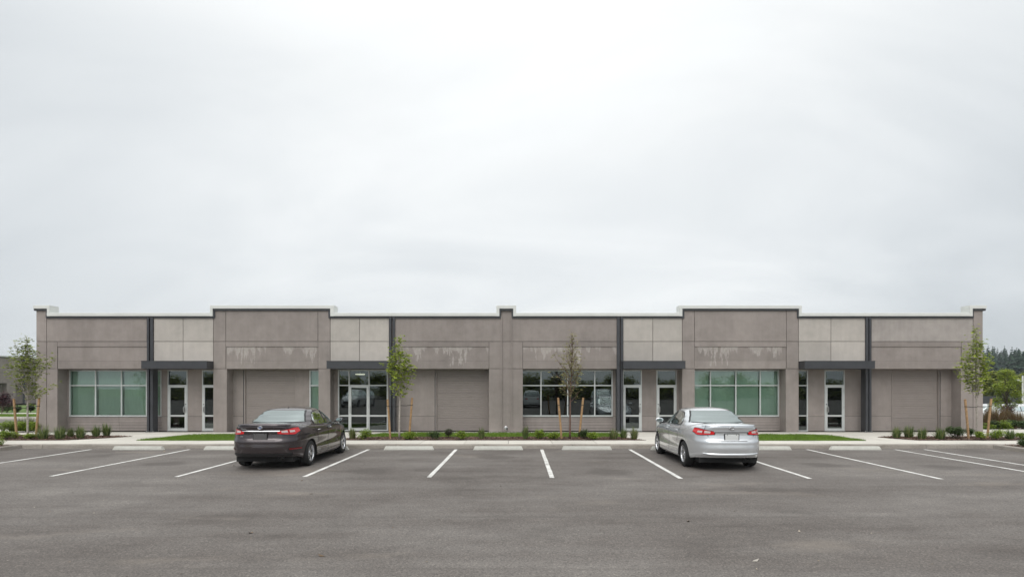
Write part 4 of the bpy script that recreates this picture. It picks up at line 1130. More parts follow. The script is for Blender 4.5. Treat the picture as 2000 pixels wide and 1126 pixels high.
# ------------------------------------------------------------------ vegetation builders
def leaf_quad(m, p, sz, rg, droop=0.3, narrow=0.55):
    a = rg.uniform(0, 2*math.pi); tl = rg.uniform(-.5, .9)
    d = Vector((math.cos(a)*math.cos(tl), math.sin(a)*math.cos(tl), -math.sin(tl)*droop-.1)).normalized()
    u = d.cross(Vector((rg.uniform(-.6, .6), rg.uniform(-.6, .6), 1))).normalized()
    h = d*sz; w = u*sz*narrow*.5; fold = d.cross(u)*sz*.12
    p = Vector(p)
    m.add([p, p+h*.5+w+fold, p+h, p+h*.5-w+fold], [(0, 1, 2), (0, 2, 3)])
def young_tree(name, base, h, prof, label, leafmat, barkmat, density, lsize, seed, first=.38, nbr=34, lean=0.0, topbare=0.0, extra=()):
    """prof: (height fraction, half width m) outline of the crown; thin trunk, ascending branches, loose leaves"""
    rg = random.Random(seed); bx_, by_, bz_ = base
    root = empty(name, base, label, 'tree', 'young staked trees in front of the building')
    tr = MB(); pts = []; rad = []
    for i in range(15):
        f = i/14; pts.append((bx_+lean*f*h+.035*math.sin(f*7+seed)*f, by_+.03*math.sin(f*5+seed*2)*f, bz_+h*f*.97)); rad.append(.034*(1-f)**.8+.005)
    def trunk(f):
        k = f*14; i = min(13, int(k)); k -= i; return Vector(pts[i]).lerp(Vector(pts[i+1]), k)
    tr.tube(pts, rad, 8); tr.build('trunk', barkmat, root, smooth=True)
    bb = MB(); lm = MB()
    def leaves(p, n, spread):
        n = n if n else (1 if rg.random() < density*.06 else 0)
        while n > 0:
            c = min(n, rg.randint(2, 5)); n -= c; s2 = spread*1.5
            q0 = p+Vector((rg.gauss(0, s2), rg.gauss(0, s2), rg.gauss(0, s2)))
            for _ in range(c): leaf_quad(lm, q0+Vector((rg.gauss(0, .022), rg.gauss(0, .022), rg.gauss(0, .018))), lsize*rg.uniform(.65, 1.25), rg, narrow=.7)
    def branch(f0, az, length, rise, r0, twig=True):
        p = trunk(f0); d = Vector((math.cos(az)*math.cos(rise), math.sin(az)*math.cos(rise), math.sin(rise)))
        bp_ = [p.copy()]; n = 7
        for i in range(n):
            d = (d+Vector((rg.gauss(0, .08), rg.gauss(0, .08), .10+rg.gauss(0, .04)))).normalized(); p = p+d*length/n; bp_.append(p.copy())
        bb.tube(bp_, [r0*(1-i/(n+1))+.002 for i in range(n+1)], 5)
        for i in range(1, n+1):
            k = i/n
            if k > .25: leaves(bp_[i], max(0, int(density*length*rg.uniform(.5, 1.5)*(0.5+k))), .045+.03*k)
            if twig and i < n and rg.random() < .6:
                a2 = az+rg.choice((-1, 1))*rg.uniform(.5, 1.2); tl = length*rg.uniform(.18, .38); q0 = bp_[i]
                dd = Vector((math.cos(a2)*math.cos(rise*.9), math.sin(a2)*math.cos(rise*.9), math.sin(rise*.9)+.2)).normalized()
                q1 = q0+dd*tl*.5+Vector((0, 0, .01)); q2 = q0+dd*tl+Vector((0, 0, .05*tl))
                bb.tube([q0, q1, q2], [.005, .004, .0025], 4); leaves(q1, int(density*tl*.9), .04); leaves(q2, int(density*tl*1.6)+1, .05)
    for i in range(nbr):
        f0 = first+(0.97-first)*((i+rg.random()*.8)/nbr)**1.05
        hw = lerp_tab(prof, min(1, f0+.12))*rg.uniform(.65, 1.12); rise = R(rg.uniform(34, 62)); az = i*2.4+rg.uniform(-.4, .4)
        length = max(.12, hw/math.cos(rise)*.92); length = min(length, (1.0-f0)*h/math.sin(rise)+.1)
        branch(f0, az, length, rise, .013*(1-f0)+.005)
    for f0, az, length, rise in extra: branch(f0, R(az), length, R(rise), .011)
    for i in range(8): leaves(trunk(.8+.2*i/7), int(density*.25), .05)
    bb.build('branches', barkmat, root, smooth=True); lm.build('crown', leafmat, root)
    return root
def stake(px0, py0, px1, py1, Y, label, tie_to, tie_py):
    """(px0,py0) top, (px1,py1) bottom"""
    x0, z0 = PX(px0, Y), PZ(py0, Y); x1 = PX(px1, Y); zb = PAVE+.02
    m = MB(); m.tube([(x1, Y, zb-.1), (x1*.7+x0*.3, Y, zb*.7+z0*.3), (x0, Y, z0)], [.040, .040, .039], 10)
    o = m.build('tree_stake', M_STAKE, None, origin=(x1, Y, zb)); tag(o, label, 'stake', 'timber stakes beside the young trees')
    zt = PZ(tie_py, Y); f = (zt-zb)/(z0-zb); xs_ = x1+(x0-x1)*f
    t_ = MB(); t_.tube([(xs_, Y-.045, zt+.012), ((xs_+tie_to)/2, Y-.03, zt-.012), (tie_to, Y-.04, zt)], .011, 6)
    t_.tube([(xs_+.047*math.cos(a), Y+.047*math.sin(a), zt+.01) for a in [2*math.pi*k/12 for k in range(13)]], .010, 5)
    t_.build('tie_strap', M_BLACK, o)
def blade_clump(name, px, py_base, w_px, h_px, label, mat, seed, n=150, Y=None, group='ornamental grasses in the beds', zg=None, tall=1.0):
    rg = random.Random(seed); Y = Y or on_pave(py_base); sc = Y/FPX; x = PX(px, Y); r = w_px*sc*.68; h = h_px*sc*tall*1.08; zg = PAVE+.03 if zg is None else zg
    m = MB()
    for i in range(n):
        a = rg.uniform(0, 2*math.pi); rr = r*.38*math.sqrt(rg.random()); bx_, by_ = math.cos(a)*rr, math.sin(a)*rr
        out = rg.uniform(.1, 1.0); l = h*(1.18-.68*out*out)*rg.uniform(.6, 1.1); ba = a+rg.uniform(-.5, .5); o_ = Vector((math.cos(ba), math.sin(ba), 0))
        wv = Vector((-math.sin(ba+rg.uniform(-.8, .8)), math.cos(ba), 0)).normalized()*rg.uniform(.006, .011)*max(1, Y/24)
        p0 = Vector((bx_, by_, 0)); p1 = p0+Vector((0, 0, l*.55))+o_*r*.28*out; p2 = p0+Vector((0, 0, l*(1.0-.12*out)))+o_*r*(.85*out)
        m.add([p0-wv, p0+wv, p1+wv*.9, p1-wv*.9, p2], [(0, 1, 2, 3), (3, 2, 4)])
    o = m.build(name, mat, None); o.location = (x, Y, zg); return tag(o, label, 'plant', group)
def shrub(name, px, py_base, w_px, h_px, label, mat, seed, n=520, ls=.05, Y=None, group='low shrubs in the beds', zg=None, depth=None):
    n = int(n*1.8); ls *= 1.3; rg = random.Random(seed); Y = Y or on_pave(py_base); sc = Y/FPX; x = PX(px, Y); r = w_px*sc*.66; h = h_px*sc*1.22; zg = PAVE+.03 if zg is None else zg
    root = empty(name, (x, Y, zg), label, 'shrub', group); st = MB(); lm = MB(); d = (depth or 1.0)
    lumps = [(rg.uniform(-.5, .5)*r, rg.uniform(-.5, .5)*r*d, rg.uniform(.35, .75)*h, rg.uniform(.35, .6)*r) for _ in range(9)]
    for (lx_, ly_, lz_, lr) in lumps:
        st.tube([(0, 0, 0), (lx_*.5, ly_*.5, lz_*.6), (lx_, ly_, lz_)], [.010, .007, .004], 5)
        for i in range(n//9):
            v = Vector((rg.gauss(0, 1), rg.gauss(0, 1), rg.gauss(0, 1))).normalized()*lr*rg.uniform(.45, 1.05)
            p = Vector((lx_, ly_, lz_))+Vector((v.x, v.y, v.z*min(1, h/max(r, .01)*.75)))
            if p.z < .02: p.z = rg.uniform(.02, .08)
            if p.z > h*1.05: p.z = h*rg.uniform(.9, 1.05)
            leaf_quad(lm, p, ls*rg.uniform(.7, 1.3), rg)
    for v in range(len(st.v)): st.v[v] = (st.v[v][0]+x, st.v[v][1]+Y, st.v[v][2]+zg)
    for v in range(len(lm.v)): lm.v[v] = (lm.v[v][0]+x, lm.v[v][1]+Y, lm.v[v][2]+zg)
    st.build('stems', M_BARKD, root); lm.build('foliage', mat, root); return root

# ------------------------------------------------------------------ lawns and planting beds
def pip(x, y, poly):
    c = False; n = len(poly); j = n-1
    for i in range(n):
        xi, yi = poly[i]; xj, yj = poly[j]
        if (yi > y) != (yj > y) and x < (xj-xi)*(y-yi)/(yj-yi)+xi: c = not c
        j = i
    return c
def px_poly(pts): return [(PX(a, on_pave(b)), on_pave(b)) for a, b in pts]
def ccw(p):
    a = sum(p[i][0]*p[(i+1) % len(p)][1]-p[(i+1) % len(p)][0]*p[i][1] for i in range(len(p)))
    return p if a > 0 else p[::-1]
def scatter(poly, dens, seed):
    rg = random.Random(seed); xs_ = [p[0] for p in poly]; ys_ = [p[1] for p in poly]
    x0, x1, y0, y1 = min(xs_), max(xs_), min(ys_), max(ys_)
    for _ in range(int((x1-x0)*(y1-y0)*dens)):
        x, y = rg.uniform(x0, x1), rg.uniform(y0, y1)
        if pip(x, y, poly): yield x, y, rg
def lawn(pts, seed, label):
    poly = ccw(px_poly(pts)); b = MB(); b.prism_z(poly, PAVE-.015, PAVE+.018); base = b.build('turf', M_TURF)
    tag(base, kind='structure')
    m = MB()
    for x, y, rg in scatter(poly, 1500, seed):
        h = rg.uniform(.025, .06)*(1.25 if mnoise.noise((x*1.3, y*2, 3)) > 0 else .85); a = rg.uniform(0, 6.28); w = .006; dx, dy = math.cos(a)*w, math.sin(a)*w
        lx_, ly_ = rg.gauss(0, .018), rg.gauss(0, .018); z = PAVE+.015
        m.add([(x-dx, y-dy, z), (x+dx, y+dy, z), (x+lx_, y+ly_, z+h)], [(0, 1, 2)])
    tag(m.build('lawn_grass', M_LAWN), label, 'grass', kind='stuff')
def mulch(poly, seed, label, z=PAVE, dens=420):
    poly = ccw(poly); b = MB(); b.prism_z(poly, z-.015, z+.012); tag(b.build('planting_bed', M_SOIL), kind='structure')
    m = MB()
    for x, y, rg in scatter(poly, dens, seed):
        l, w = rg.uniform(.012, .038), rg.uniform(.006, .014); a = rg.uniform(0, 6.28)
        d = Vector((math.cos(a), math.sin(a), rg.uniform(-.5, .5)))*l; u = Vector((-math.sin(a), math.cos(a), rg.uniform(-.6, .6)))*w; p = Vector((x, y, z+rg.uniform(.014, .04)))
        m.add([p-d-u, p+d-u*.7, p+d*.8+u, p-d*.9+u*.8], [(0, 1, 2, 3)])
    tag(m.build('bark_mulch', M_CHIP), label, 'mulch', kind='stuff')
lawn([(266, 859.8), (300, 856.5), (330, 852.8), (360, 849.8), (400, 848.6), (460, 848), (600, 848), (630, 851), (650, 859.8)], 11, 'mown green lawn before the first entrance doors')
lawn([(697, 853), (715, 849.5), (745, 846.3), (800, 845.5), (1000, 845.3), (1190, 845.6), (1216, 849), (1218, 853.4)], 12, 'mown green lawn strip behind the middle shrub bed')
lawn([(1352, 860), (1372, 851), (1400, 848.4), (1500, 848.3), (1592, 848.8), (1625, 851), (1655, 855), (1692, 860)], 13, 'mown green lawn tapering beside the silver sedan')
mulch(px_poly([(-90, 859.4), (125, 859.4), (190, 856.2), (258, 852), (215, 850.6), (120, 849.2), (0, 849), (-90, 849)]), 21, 'brown bark mulch in the bed below the left window')
mulch(px_poly([(676, 859.3), (1262, 859.3), (1240, 857), (1219, 853.6), (1100, 853.2), (900, 853), (740, 853.2), (690, 854.2), (676, 856)]), 22, 'brown bark mulch in the middle bed')
mulch(px_poly([(1714, 853.4), (1750, 856.5), (1795, 859.6), (2100, 859.6), (2100, 854), (1990, 854), (1940, 852), (1740, 851.8)]), 23, 'brown bark mulch in the bed before the last shutter door')
mulch([(XKR+.16, 12.0), (XKR+5.8, 12.0), (XKR+5.8, YK-.02), (XKR+.16, YK-.02)], 24, 'brown bark mulch in the kerbed island beside the painted double lines', .11, 160)
mulch([(XKL-5.8, 12.0), (XKL-.16, 12.0), (XKL-.16, YK-.02), (XKL-5.8, YK-.02)], 25, 'brown bark mulch in the kerbed island at the other end of the row', .11, 160)

# plants: (kind, px, base py, width px, height px, label)
GL = 'tufted dark green ornamental grass in the bed below the left window'
for i, (px, py, w, h) in enumerate([(84, 857.4, 29, 23), (117, 857.6, 27, 22), (138, 853, 16, 15), (157, 856, 22, 22), (188, 852.6, 19, 19), (208, 851.4, 20, 22)]):
    blade_clump('ornamental_grass', px, py, w, h, GL, M_BLADE, 100+i, 190)
shrub('lime_shrub', 12, 857.6, 29, 13, 'low lime-green shrub beside the left tree stake', M_SHRUB, 130, 620, .05)
shrub('lime_shrub', 60, 857.4, 19, 9, 'small green shrub at the foot of the left staked tree', M_SHRUB, 131, 380, .045)
mid = [('g', 688.5, 857, 18, 19, 'pale feathery ornamental grass beside the front wheel of the brown sedan', M_BLADEB), ('s', 714, 858.3, 25, 16, 'bright green rounded shrub before the glazed entrance', M_SHRUB),
       ('s', 800, 858.3, 22, 12, 'low bright green shrub by the stake of the leafy middle tree', M_SHRUB), ('s', 845, 858.3, 23, 13, 'dark green low shrub before the second shutter door panel', M_SHRUBD),
       ('s', 876, 855, 17, 17, 'sparse violet-grey shrub at the edge of the lawn strip', M_SHRUBV), ('s', 900.5, 858.6, 20, 13.5, 'bright green shrub before the second shutter door', M_SHRUB),
       ('g', 940.5, 857, 15, 19, 'bluish upright grass before the shutter door edge', M_BLADE), ('g', 1026, 857.2, 15, 22, 'upright bluish grass before the middle pilaster', M_BLADE),
       ('s', 1055, 857, 20, 15, 'bright green shrub below the dark wide window', M_SHRUB), ('s', 1082, 858.6, 21, 13, 'lime green shrub beside the stake of the nearly bare tree', M_SHRUB),
       ('s', 1139, 856.3, 19, 15, 'grey-green bushy shrub behind the stake of the nearly bare tree', M_SHRUBD), ('s', 1157, 858.4, 23, 11, 'low yellow-green shrub below the dark wide window', M_SHRUB),
       ('g', 1198.5, 857.4, 24, 18, 'light green grass tuft before the column of the twin doors', M_BLADEB), ('g', 1218, 856, 18, 18, 'darker grass tuft between two lighter tufts at the bed end', M_BLADE),
       ('g', 1238.5, 858, 20, 20, 'grass tuft at the tip of the middle bed', M_BLADEB)]
for i, (k, px, py, w, h, lb, mt) in enumerate(mid):
    if k == 'g': blade_clump('ornamental_grass', px, py, w, h, lb, mt, 150+i, 180)
    else: shrub('rounded_shrub', px, py, w, h, lb, mt, 150+i, 560, .042)
GR = 'tufted dark green ornamental grass before the last shutter door'
for i, (px, py, w, h) in enumerate([(1751, 855.3, 20, 19), (1775, 854.6, 24, 21), (1801, 857.6, 23, 20), (1836, 857.8, 26, 20)]):
    blade_clump('ornamental_grass', px, py, w, h, GR, M_BLADE, 180+i, 190)
shrub('dark_shrub', 1870, 857.6, 33, 21, 'dark green spreading shrub beside the right end pier', M_SHRUBD, 190, 800, .05)
shrub('dark_shrub', 1897, 855, 17, 15, 'small dark green shrub behind the stakes of the right end tree', M_SHRUBD, 191, 420, .045)
shrub('lime_shrub', 1917, 859, 20, 13, 'lime-green shrub between the two stakes of the right end tree', M_SHRUB, 192, 480, .045)
shrub('lime_shrub', 1946, 858.6, 27, 15, 'wide lime-green shrub just past the right end of the building', M_SHRUB, 193, 620, .045)
blade_clump('ornamental_grass', 1972, 858, 23, 18, 'dark grass tuft between two lime shrubs past the building end', M_BLADE, 194, 180)
shrub('lime_shrub', 1994, 858.8, 18, 11, 'small lime-green shrub at the far end of the mulch bed', M_SHRUB, 195, 380, .045)
shrub('dark_shrub', 1998, 0, 17, 13, 'dark low shrub in the kerbed island', M_SHRUBD, 196, 420, .045, Y=18.9, zg=.125)
shrub('lime_shrub', -12, 0, 25, 13, 'low green shrub in the island at the end of the bays', M_SHRUB, 197, 420, .045, Y=18.9, zg=.125)

for i, (x, y) in enumerate([(17.6, 17.2), (19.4, 18.4), (18.6, 15.0), (20.6, 16.2), (17.4, 13.2)]):
    shrub('island_shrub', VX+x*FPX/y, 0, 22, 14, 'low dark shrub in the mulch of the kerbed island', M_SHRUBD, 1970+i, 380, .045, Y=y, zg=.12, group='shrubs in the kerbed island')
# young staked trees
TY = on_pave(856.5)
def tbase(px, py): y = on_pave(py); return (PX(px, y), y, PAVE+.01), (py, y)
def tree_at(px, py, pytop): y = on_pave(py); return (PX(px, y), y, PAVE+.01), (py-pytop)/FPX*y
b_, h_ = tree_at(54, 856, 651)
young_tree('young_tree', b_, h_, [(.3, .35), (.42, .75), (.55, .85), (.7, .70), (.85, .45), (.95, .22), (1, .08)], 'young staked tree with loose green leaves at the left end of the building', M_LEAF, M_BARK, 7.5, .105, 3, .33, 36, 0.0, extra=[(.36, 0, 1.15, 22)])
b_, h_ = tree_at(780, 857, 648)
young_tree('young_tree', b_, h_, [(.3, .30), (.42, .55), (.55, .66), (.68, .62), (.8, .36), (.9, .2), (1, .08)], 'young staked tree with bright green leaves beside the second column', M_LEAFB, M_BARK, 11, .110, 5, .36, 30, .005, extra=[(.52, 15, .75, 50)])
b_, h_ = tree_at(1113, 857, 642)
young_tree('young_tree', b_, h_, [(.3, .3), (.42, .56), (.55, .66), (.7, .58), (.82, .38), (.92, .24), (1, .07)], 'young staked tree, nearly bare with reddish twigs, before the dark wide window', M_LEAFP, M_BARKR, 6, .080, 9, .34, 46, .018, extra=[(.5, 20, .8, 58)])
b_, h_ = tree_at(1908, 853.5, 632)
young_tree('young_tree', b_, h_, [(.3, .2), (.42, .62), (.55, .78), (.7, .62), (.82, .36), (.92, .22), (1, .07)], 'tall young staked tree with fresh green leaves at the right end pier', M_LEAFB, M_BARK, 8, .112, 14, .33, 36, -.012, extra=[(.42, 180, 1.25, 38), (.5, 10, .95, 48)])
for (a, b, c, d, Y_, lb, tx, tp) in [(27, 778, 33, 856, 21.62, 'pine stake left of the tree at the left end of the building', 54, 796), (76.5, 777, 70, 856, 21.62, 'pine stake between the left end tree and the building', 54, 793),
        (757, 779, 762.5, 853, 21.6, 'pine stake before the glazed entrance', 781, 793), (805, 776, 799, 849, 21.6, 'pine stake beside the bright green middle tree before the plain wall', 781, 791),
        (1090, 776, 1097, 857, 21.55, 'pine stake before the dark wide window on the pilaster side of the bare tree', 1112, 791), (1139, 776, 1131, 857, 21.55, 'pine stake before the dark wide window on the door side of the bare tree', 1112, 791),
        (1885, 779, 1892, 858, 21.7, 'pine stake between the last shutter door and the right end tree', 1907, 794), (1936, 778, 1928, 858, 21.7, 'pine stake at the outer corner of the building', 1907, 793)]:
    stake(a, b, c, d, Y_, lb, PX(tx, Y_), tp)

# ------------------------------------------------------------------ left background: driveway verge and neighbouring building
mb = MB(); mb.box(-89, -24, 37.2, 60, -.05, .10); tag(mb.build('verge', M_TURF), kind='structure')
mb = MB()
vp = [(-60, 37.45), (-25, 37.45), (-25, 41), (-60, 41)]
for x, y, rg in scatter(vp, 260, 77):
    a = rg.uniform(0, 6.28); w = .011; z = .10; hh = rg.uniform(.05, .10)
    mb.add([(x-w*math.cos(a), y-w*math.sin(a), z), (x+w*math.cos(a), y+w*math.sin(a), z), (x+rg.gauss(0, .03), y+rg.gauss(0, .03), z+hh)], [(0, 1, 2)])
tag(mb.build('verge_grass', M_LAWN), 'grass verge beyond the side driveway', 'grass', kind='stuff')
mb = MB(); mb.box(-89, -24, 37.0, 37.2, -.05, .135); tag(mb.build('verge_kerb', M_CONC), kind='structure')
mb = MB(); mb.box(-89, -24, 41.6, 43.0, .0, .112); tag(mb.build('side_path', M_CONC), kind='structure')
nb = empty('neighbouring_building', (-56, 66, .1), 'taupe low commercial building with dark roof edge beyond the side driveway', 'building')
NX_ = -56; zt = 5.28
def nbx(nm, x0, x1, y0, y1, z0, z1, mat): m = MB(); m.box(x0, x1, y0, y1, z0, z1); return m.build(nm, mat, nb)
nbx('wall', NX_-22, NX_-.6, 50, 92, .1, zt-.15, M_T)
nbx('header', NX_-.599, NX_, 50, 92, 2.42, zt-.10, M_T)
nbx('joint', NX_-.3, NX_+.003, 50, 92, 3.55, 3.575, M_CORE)
nbx('drip_band', NX_-.5, NX_+.05, 49.9, 92.1, zt-.10, zt-.01, M_DARK)
nbx('coping', NX_-.6, NX_+.10, 49.9, 92.1, zt-.01, zt+.12, M_COPE)
for k in range(8):
    y = 52.4+k*5.4
    nbx('pier', NX_-.598, NX_+.002, y, y+1.1, .1, 2.419, M_T)
    nbx('column', NX_+.003, NX_+.06, y+2.0, y+2.25, .1, zt-.1, M_DARK)
    nbx('shutter_door', NX_-.605, NX_-.58, y+2.6, y+4.6, .1, 2.3, M_DOORP); nbx('door_track', NX_-.60, NX_-.56, y+4.62, y+4.8, .1, 2.4, M_DARK)
shrub('purple_shrub', 3, 0, 30, 42, 'purple-leaved shrub before the neighbouring building', M_PURP, 301, 600, .11, Y=42, zg=.1, group='shrubs along the side path')
for i, (px, w, h) in enumerate([(14, 24, 15), (33, 16, 12), (60, 12, 16), (-14, 22, 14)]):
    shrub('dark_shrub', px, 0, w, h, 'dark green shrub beyond the verge of the side driveway', M_SHRUBD, 310+i, 420, .09, Y=43.6, zg=.11, group='shrubs along the side path')
for i, (px, py, w, h) in enumerate([(6, 845, 34, 19), (34, 843.6, 22, 17), (50, 843.4, 26, 18), (66, 843.4, 20, 16), (-22, 846, 30, 18)]):
    shrub('lime_shrub', px, py, w, h, 'rounded green shrub in the row beside the side driveway', M_SHRUB, 330+i, 620, .05, group='row of shrubs beside the side driveway')
for i, (px, py, w, h) in enumerate([(24, 843.2, 20, 18), (58, 842.6, 26, 26), (44, 842.4, 24, 24)]):
    blade_clump('ornamental_grass', px, py, w, h, 'wispy grass tuft in the shrub row beside the side driveway', M_BLADEB, 350+i, 150, group='grasses beside the side driveway')

# ------------------------------------------------------------------ right background
for i, (px, Y_, w, h) in enumerate([(1925, 28.2, 26, 36), (1938, 29, 28, 35), (1951, 28.4, 28, 36), (1964, 29.2, 26, 34), (1977, 28.6, 26, 34), (1990, 29.4, 24, 30), (1932, 30.6, 26, 32), (1958, 31, 26, 32)]):
    blade_clump('russet_grass', px, 0, w, h, 'tall russet feather grass in the bank beyond the building end', M_BLADER, 400+i, 260, Y=Y_, zg=-.02, group='russet grasses on the bank')
for i, (px, Y_, w, h, mt) in enumerate([(1926, 26.9, 22, 14, M_SHRUB), (1943, 27.0, 24, 19, M_SHRUBD), (1960, 26.9, 26, 19, M_SHRUB), (1978, 27.1, 24, 20, M_SHRUBD), (1996, 26.8, 26, 21, M_SHRUBD)]):
    shrub('bank_shrub', px, 0, w, h, ('bright green' if mt is M_SHRUB else 'dark green')+' shrub at the foot of the russet grasses', mt, 420+i, 560, .055, Y=Y_, zg=-.02, group='shrubs at the foot of the russet grasses')
mb = MB(); rw = empty('retaining_wall', (29.6, 34, -.1), 'low pale block wall beyond the russet grasses', 'wall')
for r_ in range(2):
    for k in range(16):
        b = MB(); x = 29.0+k*.62+(.3 if r_ else 0); b.box(x, x+.60, 34, 34.3, -.1+r_*.23, .12+r_*.23); b.build('block', M_CONC, rw)
shrub('purple_shrub', 1968, 0, 26, 37, 'dark purple shrub before the parked white cars', M_PURP, 440, 520, .075, Y=33, zg=-.03, group='purple shrubs')
# screen fence with its own panels and posts
fc = empty('screen_fence', (50, 72, -1.5), 'dark grey screen fence behind the parked white cars', 'fence')
for k in range(26):
    x = 50+k*2.42; b = MB(); b.box(x+.06, x+2.36, 72, 72.05, -1.42, .84); b.build('fence_panel', M_DARK, fc)
    b = MB(); b.box(x-.05, x+.05, 71.97, 72.08, -1.5, .92); b.build('fence_post', M_DARK, fc)
def broadleaf(name, x, y, z0, h, w, label, mat, seed, n=2600, ls=.24, group='green trees beyond the screen fence', low=.16):
    rg = random.Random(seed); root = empty(name, (x, y, z0), label, 'tree', group)
    tr = MB(); tr.tube([(x, y, z0-.1), (x+.05, y, z0+h*.35), (x-.03, y, z0+h*.75)], [w*.045, w*.032, w*.012], 8)
    lm = MB(); lumps = []
    for i in range(34):
        f = rg.uniform(low, .93); rr = w*.5*math.sin(math.pi*min(1, (f-low+.12)/(1.12-low)))**.7; a = rg.uniform(0, 6.28); q = rr*math.sqrt(rg.uniform(.2, 1))*.8
        c = Vector((x+math.cos(a)*q, y+math.sin(a)*q, z0+h*f)); lumps.append((c, w*rg.uniform(.10, .19)))
        tr.tube([(x, y, z0+h*max(.15, f-.25)), (x*.5+c.x*.5, y*.5+c.y*.5, c.z-.08*h), tuple(c)], [w*.012, w*.008, w*.004], 5)
    for c, r in lumps:
        for k in range(n//34):
            v = Vector((rg.gauss(0, 1), rg.gauss(0, 1), rg.gauss(0, .8))).normalized()*r*rg.uniform(.4, 1.15); leaf_quad(lm, c+v, ls*rg.uniform(.6, 1.3), rg, narrow=.7)
    tr.build('trunk', M_BARKD, root, smooth=True); lm.build('crown', mat, root); return root
for i, (px, Y_, pyt, wpx) in enumerate([(1916, 92, 728, 44), (1938, 97, 724, 46), (1962, 104, 722, 52), (1985, 96, 730, 46), (2006, 90, 727, 48), (1950, 84, 745, 34), (1992, 82, 742, 38)]):
    zt_ = PZ(pyt, Y_); broadleaf('broadleaf_tree', PX(px, Y_), Y_, -1.5, zt_+1.5, wpx*Y_/FPX, 'rounded green broadleaf tree behind the dark screen fence', M_FARL, 500+i, 5600, .36)
far = [o for o in bpy.data.objects if o.name.startswith('broadleaf_tree') and o.parent is None]
for i in range(14):
    o = copy_tree(far[i % len(far)]); y = rnd.uniform(84, 108); o.location = (84+i*5.5+rnd.uniform(-1.5, 1.5), y, ground_h(88+i*5, y)); o.rotation_euler[2] = rnd.uniform(0, 6.28)
Y_ = 46.5
broadleaf('young_broadleaf', PX(1966, Y_), Y_, -1.45, PZ(717, Y_)+1.45, 52*Y_/FPX, 'bright yellow-green small tree before the parked white cars', M_LEAFB, 520, 5200, .13, group='lone small tree', low=.30)

def conifer_geo(tr, lm, x, y, z0, h, rg, tiers=16, per=11):
    tr.tube([(x, y, z0-1), (x, y, z0+h*.5), (x, y, z0+h)], [h*.018, h*.010, h*.002], 6)
    for t_ in range(tiers):
        f = .10+.88*t_/(tiers-1); rr = h*.27*(1-f)**.75*rg.uniform(.7, 1.25)+h*.012
        for k in range(per):
            a = 6.283*k/per+rg.uniform(-.3, .3)+t_*.7; r = rr*rg.uniform(.65, 1.2); zc = z0+h*f+rg.uniform(-.02, .02)*h
            c, s_ = math.cos(a), math.sin(a); wv = r*.30
            dz = -r*rg.uniform(.15, .5)
            lm.add([(x, y, zc+h*.025), (x+c*r*.6-s_*wv, y+s_*r*.6+c*wv, zc+dz*.6), (x+c*r, y+s_*r, zc+dz), (x+c*r*.6+s_*wv, y+s_*r*.6-c*wv, zc+dz*.6-.01*h)], [(0, 1, 2), (0, 2, 3)])
CONL = ['tall dark conifer in front of the wooded hill', 'dark pointed conifer at the foot of the wooded hill']
for i, (px, Y_, pyt) in enumerate([(1922, 225, 690), (1931, 250, 684), (1941, 215, 692), (1953, 262, 688), (1964, 236, 694), (1974, 205, 690), (1982, 228, 683), (1990, 196, 681), (2000, 210, 686), (2010, 240, 682), (1912, 240, 688)]):
    rg = random.Random(600+i); x = PX(px, Y_); z0 = ground_h(x, Y_)-.3; h = PZ(pyt, Y_)-z0
    root = empty('conifer', (x, Y_, z0), 'dark pointed conifer standing before the wooded hill', 'tree', 'conifers before the hill'); tr, lm = MB(), MB(); conifer_geo(tr, lm, x, Y_, z0, h, rg, 26, 16); tr.build('trunk', M_BARKD, root); lm.build('crown', M_CONIF, root)
tr, lm = MB(), MB(); rg = random.Random(650)
for i in range(1900):
    Y_ = rg.uniform(285, 470); x = min(625, Y_*rg.uniform(.60, 1.5)); z0 = ground_h(x, Y_)-.5
    conifer_geo(tr, lm, x, Y_, z0, rg.uniform(7, 13)*(1.2 if mnoise.noise((x*.03, Y_*.03, 1)) > .1 else .85), rg, 12, 9)
tag(lm.build('conifer_forest', M_CONIF), 'blue-green conifer forest covering the distant hill', 'forest', kind='stuff')

# parked cars in the lower yard
suv = make_car('parked_suv', suv_spec(), M_WHITE, 'white parked car in the yard before the dark screen fence', 'white cars in the lower yard', M_PLATE_W, M_CHROME, False, 1, detail=False)
suv.location = (PX(1925, 58), 58, -1.48); suv.rotation_euler[2] = R(90)
for px, Y_, a in ((1955, 60, 180), (1978, 57.5, 95), (1996, 60.5, 180)):
    o = copy_tree(suv); o.location = (PX(px, Y_), Y_, -1.48); o.rotation_euler[2] = R(a)
# cars standing across the aisle behind the camera (mirrored in the entrance glass)
for x, y, a, lb in ((-16.5, -8.5, 0, 1), (-12.6, -8.2, 0, 1), (-9.0, -8.6, 180, 1), (8.4, -8.0, 0, 1), (1.4, -8.4, 180, 1)):
    o = copy_tree(suv); o.location = (x, y, 0); o.rotation_euler[2] = R(a)
    o['label'] = 'white car parked across the aisle, mirrored in the entrance glass'; o['group'] = 'cars parked across the aisle'
STL = 'green tree lining the far side of the lot, mirrored in the windows'
protos = [broadleaf('street_tree', -52+3*i, -40, -.05, 3.0+.35*i, 6.5, STL, M_FARL, 700+i, 2400, .45, 'trees along the far side of the lot', low=.0) for i in range(3)]
for i in range(26):
    o = copy_tree(protos[i % 3]); o.location = (-58+i*4.6+rnd.uniform(-1, 1), -41+rnd.uniform(-3, 3), -.05); o.rotation_euler[2] = rnd.uniform(0, 6.28)
for o in protos: o.location.y -= 5
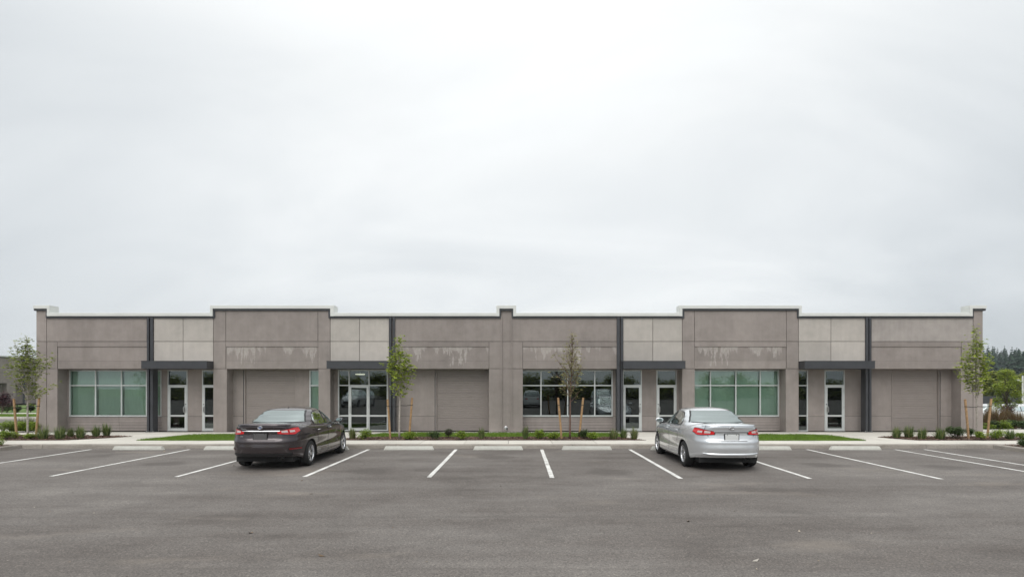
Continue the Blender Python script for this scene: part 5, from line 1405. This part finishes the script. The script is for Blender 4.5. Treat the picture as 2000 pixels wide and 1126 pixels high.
# light pole
Y_ = 65; x = PX(1997.5, Y_)
lpz = empty('light_pole', (x, Y_, -1.5), 'grey light pole with a short arm in the lower yard', 'pole')
m = MB(); m.tube([(x, Y_, -1.5), (x, Y_, PZ(733, Y_))], [.11, .08], 10); m.build('pole', M_COPE, lpz)
m = MB(); m.tube([(x, Y_, PZ(744, Y_)), (x-.62, Y_, PZ(743.4, Y_))], .035, 8); m.build('arm', M_COPE, lpz)
m = MB(); m.box(x-.72, x-.42, Y_-.12, Y_+.12, PZ(743.2, Y_), PZ(740.4, Y_)); m.build('lamp_head', M_COPE, lpz)
Y_ = 52; x = PX(1939, Y_)
uc = empty('utility_cabinet', (x, Y_, -1.45), 'pale utility cabinet in the lower yard past the building end', 'cabinet')
m = MB(); m.box(x-.28, x+.28, Y_-.25, Y_+.25, -1.45, PZ(789, Y_)); m.build('cabinet_body', M_COPE, uc)
m = MB(); m.box(x-.31, x+.31, Y_-.28, Y_+.28, PZ(789, Y_)+.002, PZ(788, Y_)+.01); m.build('lid', M_STEEL, uc)

# leaf litter and grit on the asphalt
mb = MB(); rg = random.Random(55)
for i in range(420):
    x, y = rg.uniform(-14, 14), rg.uniform(5.5, 19.4); a = rg.uniform(0, 6.28); s_ = rg.uniform(.006, .022) if i > 25 else rg.uniform(.03, .06)
    mb.add([(x+s_*math.cos(a+k*1.57)*(1 if k % 2 else .5), y+s_*math.sin(a+k*1.57)*(1 if k % 2 else .5), .006+.4*s_*(k == 1)) for k in range(4)], [(0, 1, 2, 3)])
M_LIT = leaf_mat('leaf_litter', [(0.05, 0.04, 0.03), (0.16, 0.11, 0.07), (0.30, 0.24, 0.17), (0.40, 0.37, 0.33)], 0.0, .9)
tag(mb.build('leaf_litter', M_LIT), 'scattered grit and dry leaf bits on the asphalt', 'litter', kind='stuff')

# air: thin haze that fades the far hill
hz = MB(); hz.box(-450, 650, -450, 630, -6, 50)
ho = tag(hz.build('haze', None), kind='stuff')
m = bpy.data.materials.new('haze_air'); m.use_nodes = True; t = m.node_tree; t.nodes.clear()
o_ = t.nodes.new('ShaderNodeOutputMaterial'); pv = t.nodes.new('ShaderNodeVolumePrincipled')
pv.inputs['Color'].default_value = (0.90, 0.94, 1.0, 1); pv.inputs['Density'].default_value = 0.0003; pv.inputs['Anisotropy'].default_value = 0.2
t.links.new(pv.outputs[0], o_.inputs['Volume']); ho.data.materials.clear(); ho.data.materials.append(m)
